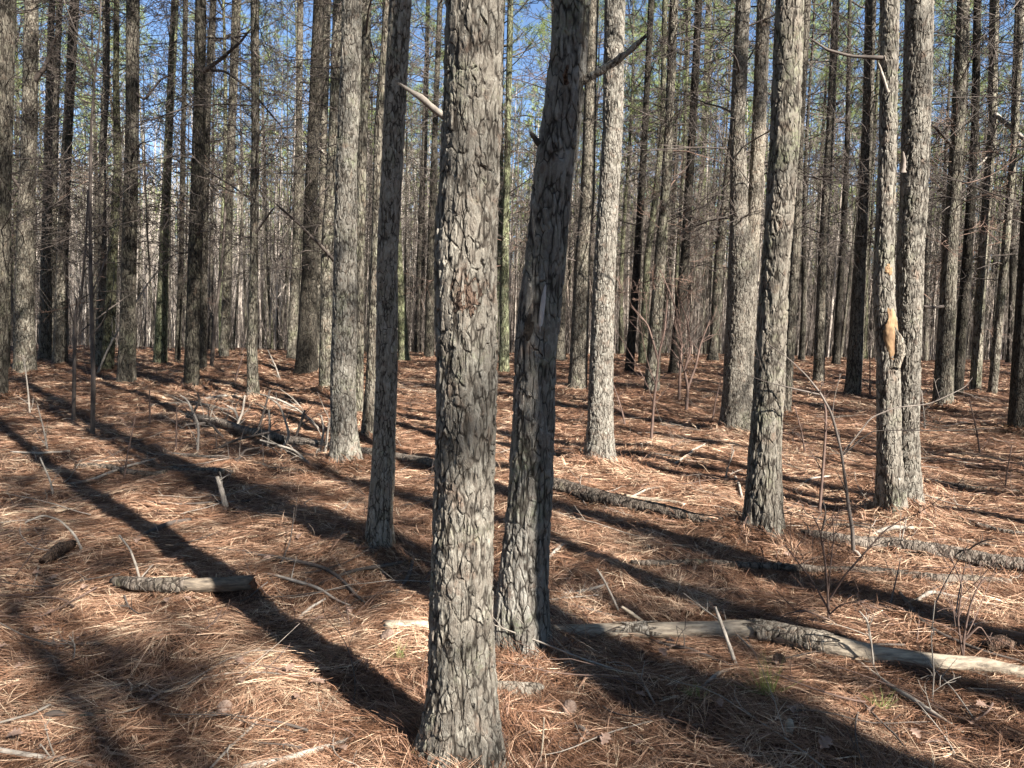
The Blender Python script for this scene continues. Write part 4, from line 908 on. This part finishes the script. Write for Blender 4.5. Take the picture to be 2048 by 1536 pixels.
ST = [
 ('thin crooked grey stick right of the short broken log', [(470, 1105), (560, 1122), (640, 1140), (690, 1172), (730, 1210)], (6, 7, 8, 7, 4), M_twig),
 ('grey stick lying below the thin crooked grey one', [(530, 1148), (590, 1170), (640, 1185), (700, 1215)], (5, 7, 6, 4), M_twigpale),
 ('short pale stick left of the front middle pine', [(588, 1245), (620, 1225), (650, 1203)], (6, 7, 5), M_twigpale),
 ('dark branch lying at the foot of the slim shaded pine', [(640, 1170), (700, 1150), (770, 1142), (830, 1122)], (6, 8, 9, 5), M_twig),
 ('curved dark branch piece right of the slim shaded pine foot', [(790, 1195), (815, 1165), (826, 1130), (822, 1105)], (6, 8, 7, 4), M_twig),
 ('pale stick between the two front trunks foot and the slim grey log', [(1095, 1120), (1115, 1105), (1130, 1092)], (6, 7, 5), M_twigpale),
 ('whitish stick left part of the tangle behind the barkless log', [(1092, 1195), (1140, 1193), (1180, 1188), (1215, 1172)], (5, 7, 6, 4), M_twigpale),
 ('dark stick lying along the back of the barkless log', [(1095, 1200), (1160, 1225), (1240, 1242)], (8, 8, 5), M_twig),
 ('grey twiggy branch in front of the barkless log', [(1300, 1283), (1350, 1300), (1410, 1322), (1475, 1340)], (7, 9, 10, 6), M_twig),
 ('short grey stick meeting the end of the grey twiggy branch', [(1395, 1385), (1425, 1365), (1462, 1345)], (6, 8, 7), M_twigpale),
 ('fine fork tipped twig below the barkless log', [(1262, 1335), (1290, 1385), (1315, 1425)], (4, 5, 5), M_twigpale),
 ('long pale stick pointing down to the right in the lower right', [(1700, 1312), (1750, 1358), (1800, 1395), (1860, 1432), (1925, 1470)], (5, 7, 8, 8, 5), M_twigpale),
 ('long twig rising from the needles in the lower right corner', [(1690, 1380), (1740, 1430), (1790, 1480), (1830, 1530)], (3, 4, 4, 3), M_twig),
 ('pale curved stick on the needles left of the dark mossy log', [(22, 905), (80, 912), (140, 905)], (4, 5, 4), M_twigpale),
 ('long whitish stick crossing the needles above the short broken log', [(135, 970), (200, 958), (260, 935), (310, 920)], (5, 6, 5, 3), M_twigpale),
 ('thin long grey twig lying below the white stump', [(250, 1000), (330, 1012), (420, 1010), (500, 1004)], (3, 4, 4, 3), M_twig),
 ('grey stick lying above the tree shadow at left', [(270, 1080), (320, 1062), (380, 1045)], (8, 11, 9), M_twig),
 ('pale stick left of the leaning rough pine', [(1240, 1000), (1290, 985), (1330, 975)], (4, 5, 3), M_twigpale),
 ('grey stick on the stripes of shade left of the leaning rough pine', [(1345, 930), (1380, 910), (1410, 890)], (4, 5, 3), M_twigpale),
 ('pale leg like stick standing against the leaning rough pine', [(1470, 955), (1478, 975), (1484, 1000)], (6, 6, 5), M_twigpale),
 ('whitish bow shaped stick by the twin trunked pine foot', [(1590, 980), (1620, 962), (1660, 955)], (4, 4, 3), M_twigpale),
 ('white crook of wood behind the red brown shrub', [(1698, 1105), (1712, 1112), (1722, 1120)], (8, 9, 6), M_twigpale),
 ('pale stick on the sunny side of the thick bark covered log', [(1740, 1072), (1780, 1062), (1825, 1060)], (7, 9, 6), M_twigpale),
 ('arched white twig at the right end of the slim grey log', [(1830, 1205), (1862, 1190), (1900, 1200), (1990, 1215)], (7, 8, 6, 4), M_twigpale),
 ('dark long branch above the right part of the barkless log', [(1800, 1190), (1830, 1240), (1880, 1280), (1960, 1310), (2050, 1330)], (9, 9, 8, 7, 5), M_twig),
 ('brown chunk of rotten bark at left in the shade', [(88, 1128), (112, 1115), (140, 1098)], (16, 26, 20), M_scar),
 ('grey flake of bark on the needles in the lower left', [(78, 1442), (105, 1440), (135, 1438)], (10, 15, 8), M_twig),
 ('small dark flake of bark beside the grey flake in the lower left', [(148, 1446), (168, 1443), (190, 1440)], (7, 11, 5), M_barks),
 ('short thick stick near the bottom right of the front pine', [(1145, 1460), (1160, 1468), (1178, 1478)], (10, 13, 9), M_twig),
 ('brown upright bit of bark in the lower right shade', [(1575, 1475), (1578, 1465), (1580, 1450)], (16, 18, 10), M_wood),
 ('reddish rotten log end at the right edge', [(1975, 1300), (2000, 1296), (2020, 1300)], (20, 26, 22), M_scar),
]
for k, (lab, pix, wd, m) in enumerate(ST):
    o, P, R, B = lie('fallen_stick' if 'bark' not in lab else 'bark_chunk', lab, 'stick' if 'bark' not in lab else 'bark', pix, wd, m, -.2, 9, .12, 30+k, lift=[0, .015, .02, .01])
    if k in (1, 8, 10, 11, 14, 23): side_sticks(o, P, R, 2, .16, m, 60+k, .003)
def standing(name, label, cat, pix, wids, m, nk=0, dys=None, seed=0, kl=.2):
    B = hit(*pix[0]); rg = np.random.RandomState(seed+900)
    pix = [(pix[0][0], pix[0][1]+8)]+list(pix); wids = [wids[0]]+list(wids)
    if dys: dys = [dys[0]]+list(dys)
    o = wand(None, B, name, pix, wids, B[1], m, rg, nk, kl, dys); o.location = tuple(B); tag(o, label, cat); return o
standing('stump', 'white broken stump sticking up in the sun left of centre', 'stump', [(452, 1018), (446, 990), (440, 970), (434, 953)], (13, 11, 10, 8), M_twigpale, 2, None, 1)
standing('stick', 'leaning pale stick rising in front of the barkless log', 'stick', [(1474, 1338), (1460, 1295), (1445, 1255), (1430, 1213)], (9, 8, 8, 6), M_twigpale, 0, [0, .0, .03, .05], 2)
standing('stick', 'thin leaning stick behind the barkless log', 'stick', [(1240, 1228), (1225, 1195), (1208, 1160), (1194, 1138)], (5, 5, 4, 4), M_twigpale, 0, None, 3)
standing('stick', 'short leaning brown stick touching the back of the barkless log', 'stick', [(1292, 1248), (1265, 1228), (1243, 1213)], (8, 8, 6), M_wood, 0, None, 4)
standing('stick', 'curved stick standing up behind the short broken log', 'stick', [(281, 1164), (272, 1130), (260, 1098), (238, 1070)], (5, 5, 4, 4), M_twigpale, 0, None, 5)
standing('stick', 'bowed whitish twig arching over the needles at far left', 'stick', [(166, 1105), (150, 1070), (120, 1040), (85, 1030), (50, 1045)], (5, 5, 4, 4, 3), M_twigpale, 0, [0, 0, 0, -.1, -.15], 6)
standing('stick', 'short upright straw stem at the bottom right of the front pine', 'stick', [(1080, 1530), (1086, 1480), (1088, 1435)], (4, 4, 3), M_wood, 0, None, 7)
standing('stick', 'tall white shoot leaning left of the short pale fork in the sunny litter', 'stick', [(108, 995), (100, 960), (80, 915)], (4, 4, 3), M_twigpale, 1, None, 8)
standing('stick', 'upright grey shoot over the lower right log', 'stick', [(1748, 1340), (1742, 1280), (1735, 1240), (1718, 1222)], (4, 4, 3, 3), M_twigpale, 2, None, 9)
# brushwood heap at left of centre, where the long thin trunk begins
heap = [((395, 860), (385, 830), (400, 800), (395, 785)), ((395, 905), (398, 850), (375, 800), (360, 790)), ((470, 860), (485, 825), (490, 790)), ((505, 880), (520, 850), (540, 780)), ((535, 900), (540, 850), (538, 820)), ((560, 905), (580, 870), (560, 810), (530, 790)), ((590, 880), (600, 850), (610, 820)), ((640, 905), (648, 860), (642, 830)), ((650, 910), (656, 860), (665, 825)), ((430, 900), (470, 880), (560, 860)), ((400, 800), (450, 790), (520, 800)), ((640, 860), (600, 820), (560, 800), (520, 788)), ((450, 880), (420, 845), (370, 850)), ((480, 850), (470, 820), (455, 812)), ((620, 930), (590, 900), (520, 880)), ((470, 930), (490, 900), (520, 895))]
for k, pix in enumerate(heap):
    o = standing('dead_branch', 'bleached curved branch sticking out of the brushwood heap left of centre', 'branch', list(pix), [6, 5, 4, 3][:len(pix)], M_twigpale if k % 3 else M_twig, 3, None, 40+k, .45)
    o['group'] = 'bleached branches of the brushwood heap'
# scattered fine sticks
rgs = np.random.RandomState(8)
for k in range(400):
    d = rgs.uniform(2.7, 18)**1.0; th = rgs.uniform(-.6, .6); x, y = d*math.sin(th), d*math.cos(th)
    if not free(x, y, .3): continue
    L = rgs.uniform(.15, .7)*(1+.05*d); an = rgs.uniform(0, 6.28); u = np.linspace(0, 1, 9)
    bx = rgs.normal(0, .25)*L
    X = x+np.cos(an)*L*u-np.sin(an)*bx*u**2; Yv = y+np.sin(an)*L*u+np.cos(an)*bx*u**2
    r = rgs.uniform(.002, .006)
    Z = g(X, Yv)+r+.012+rgs.uniform(0, .10)*u**1.5*L*2+.01
    P = np.stack([X, Yv, Z], -1); B = P[0].copy(); P = (P-B)[None]; Rr = (r*(1-.6*u))[None]
    A = Acc(); A.add(*tubes(P, Rr, 6)); P2, R2, _ = kids(P, Rr, 3, [L*.5], .7, rgs, 4, .12, .2, rmin=.0012); A.add(*tubes(P2, R2, 4))
    o = A.obj('twig', [(M_twigpale, M_twig, M_twigred)[k % 3]], None, True); o.location = tuple(B)
    tag(o, ['thin bleached twig lying loose on the needles', 'thin dark grey twig lying loose on the needles', 'thin reddish twig lying loose on the needles'][k % 3], 'twig',
        ['bleached twigs on the needles', 'dark twigs on the needles', 'reddish twigs on the needles'][k % 3])

# ------------------------------------------------------------------ small things: leaves, cones, moss, green tufts
def leaf(px, py, size, rg, label):
    B = hit(px, py); n = 13; t = np.linspace(0, 1, n)
    wv = np.sin(t*math.pi)**.7*(.28+.13*np.cos(t*22)); Vv = []
    for k in range(n):
        for s in (-1, -.4, .4, 1):
            Vv.append(((t[k]-.5), s*wv[k], .10*math.sin(t[k]*3.0+rg.rand()*.4)+.16*abs(s)**1.5*wv[k]*2+.03*rg.rand()))
    Vv = np.array(Vv)*size; ii = np.arange(n*4).reshape(n, 4)
    f = np.stack([ii[:-1, :-1], ii[:-1, 1:], ii[1:, 1:], ii[1:, :-1]], -1).reshape(-1, 4)
    o = mesh_obj('fallen_leaf', Vv, [f], [M_leaf], None, True); o.location = (B[0], B[1], B[2]+.03+.01)
    o.rotation_euler = (rg.uniform(-.5, .5), rg.uniform(-.4, .4), rg.uniform(0, 6.28))
    tag(o, label, 'leaf', 'dead oak leaves scattered on the needles')
rg = np.random.RandomState(12)
LV = [(75, 1160), (110, 1168), (170, 1188), (335, 1215), (375, 1213), (102, 1240), (218, 1240), (390, 1250), (75, 1275), (165, 1292), (480, 1340), (490, 1378), (540, 1128), (535, 1130), (560, 1360), (1325, 1322), (1338, 1300), (1350, 1312), (1310, 1302), (1440, 1425), (1280, 1408), (1745, 1440), (1830, 1488), (1580, 1440), (1960, 1430), (2020, 1420), (1800, 1235), (700, 1235), (890, 1185), (1430, 1120), (945, 1060), (420, 1070), (275, 1110), (600, 1085), (980, 1160), (1210, 1500), (1400, 1500), (40, 1350), (640, 1255), (1650, 1510)]
LV += [(int(rg.uniform(0, 2048)), int(1000+530*rg.rand()**.8)) for _ in range(18)]
for k, (px, py) in enumerate(LV): leaf(px, py, rg.uniform(.04, .07), rg, 'curled dead oak leaf lying on the needles')
def cone(px, py, label, seed):
    B = hit(px, py); rg = np.random.RandomState(seed); A = Acc(); Vs = []
    for k in range(90):
        t = k/90; an = k*2.4; r = .020*math.sin(math.pi*(.12+.8*t)); z = .075*t
        c = np.array([math.cos(an)*r*.5, math.sin(an)*r*.5, z]); o_ = np.array([math.cos(an), math.sin(an), .45]); o_ /= np.linalg.norm(o_)
        sd = np.array([-math.sin(an), math.cos(an), 0])*.006; ln = r*.9+.004
        Vs += [c-sd*.5, c+sd*.5, c+o_*ln+sd, c+o_*ln-sd, c+o_*ln+np.array([0, 0, .004])]
    Vs = np.array(Vs); b0 = (np.arange(90)*5)[:, None]
    o = mesh_obj('pine_cone', Vs, [b0+np.array([0, 1, 2, 3]), b0+np.array([3, 2, 4])], [M_cone]); o.location = (B[0], B[1], B[2]+.035)
    o.rotation_euler = (1.45, .1, rg.uniform(0, 6)); tag(o, label, 'pine cone')
cone(762, 1294, 'pine cone on the sunny needles left of the front middle pine', 1)
cone(1128, 1446, 'pine cone in the shade right of the front middle pine', 2)
cone(445, 1450, 'small dark pine cone on the shaded needles at lower left', 3)
cone(1560, 1330, 'pine cone in the shade before the barkless log', 4)
def tuft(px, py, label, seed, ln=.16, n=60, m=None, name='pine_seedling', cat='seedling'):
    B = hit(px, py); rg = np.random.RandomState(seed)
    Vv, f = blades(np.repeat(np.array([[0, 0, 0.]]), 4, 0)+rg.normal(0, .012, (4, 3))*np.array([1, 1, .3]), np.tile([[0, 0, 1.]], (4, 1)), n//4, ln, .0022, rg, .8)
    Vv[:, 2] = np.abs(Vv[:, 2]); o = mesh_obj(name, Vv, [f], [m or M_needle]); o.location = tuple(B); tag(o, label, cat)
tuft(1532, 1392, 'green tuft of pine seedling needles in the lower right shade', 1, .17, 90)
tuft(1390, 1398, 'small green tuft left of the pine seedling', 2, .08, 40, name='grass_tuft', cat='grass')
tuft(800, 1320, 'little green tuft left of the front middle pine', 3, .08, 40, name='grass_tuft', cat='grass')
tuft(1765, 1420, 'sparse green blades in the lower right sun patch', 4, .09, 30, name='grass_tuft', cat='grass')
tuft(645, 1430, 'thin straw coloured blades in the front shadow', 5, .16, 12, M_wood, 'straw_tuft', 'grass')
# moss cushions at the two front feet
def moss(par, P, px, py, sz, seed, lab):
    B = hit(px, py); rg = np.random.RandomState(seed); C = rg.normal(0, 1, (260, 3)); C = nrm(C)*rg.uniform(.6, 1, (260, 1))*sz; C[:, 2] = np.abs(C[:, 2])*.8
    Vv, f = blades(C, C, 7, sz*.35, sz*.10, rg, .8)
    o = mesh_obj('moss_cushion', Vv+(B-P), [f], [M_moss], par); o['label'] = lab
moss(p0, P0, 838, 1518, .03, 1, 'green cushion of moss at the foot')
moss(p1, P1, 993, 1300, .022, 2, 'green cushion of moss at the foot')
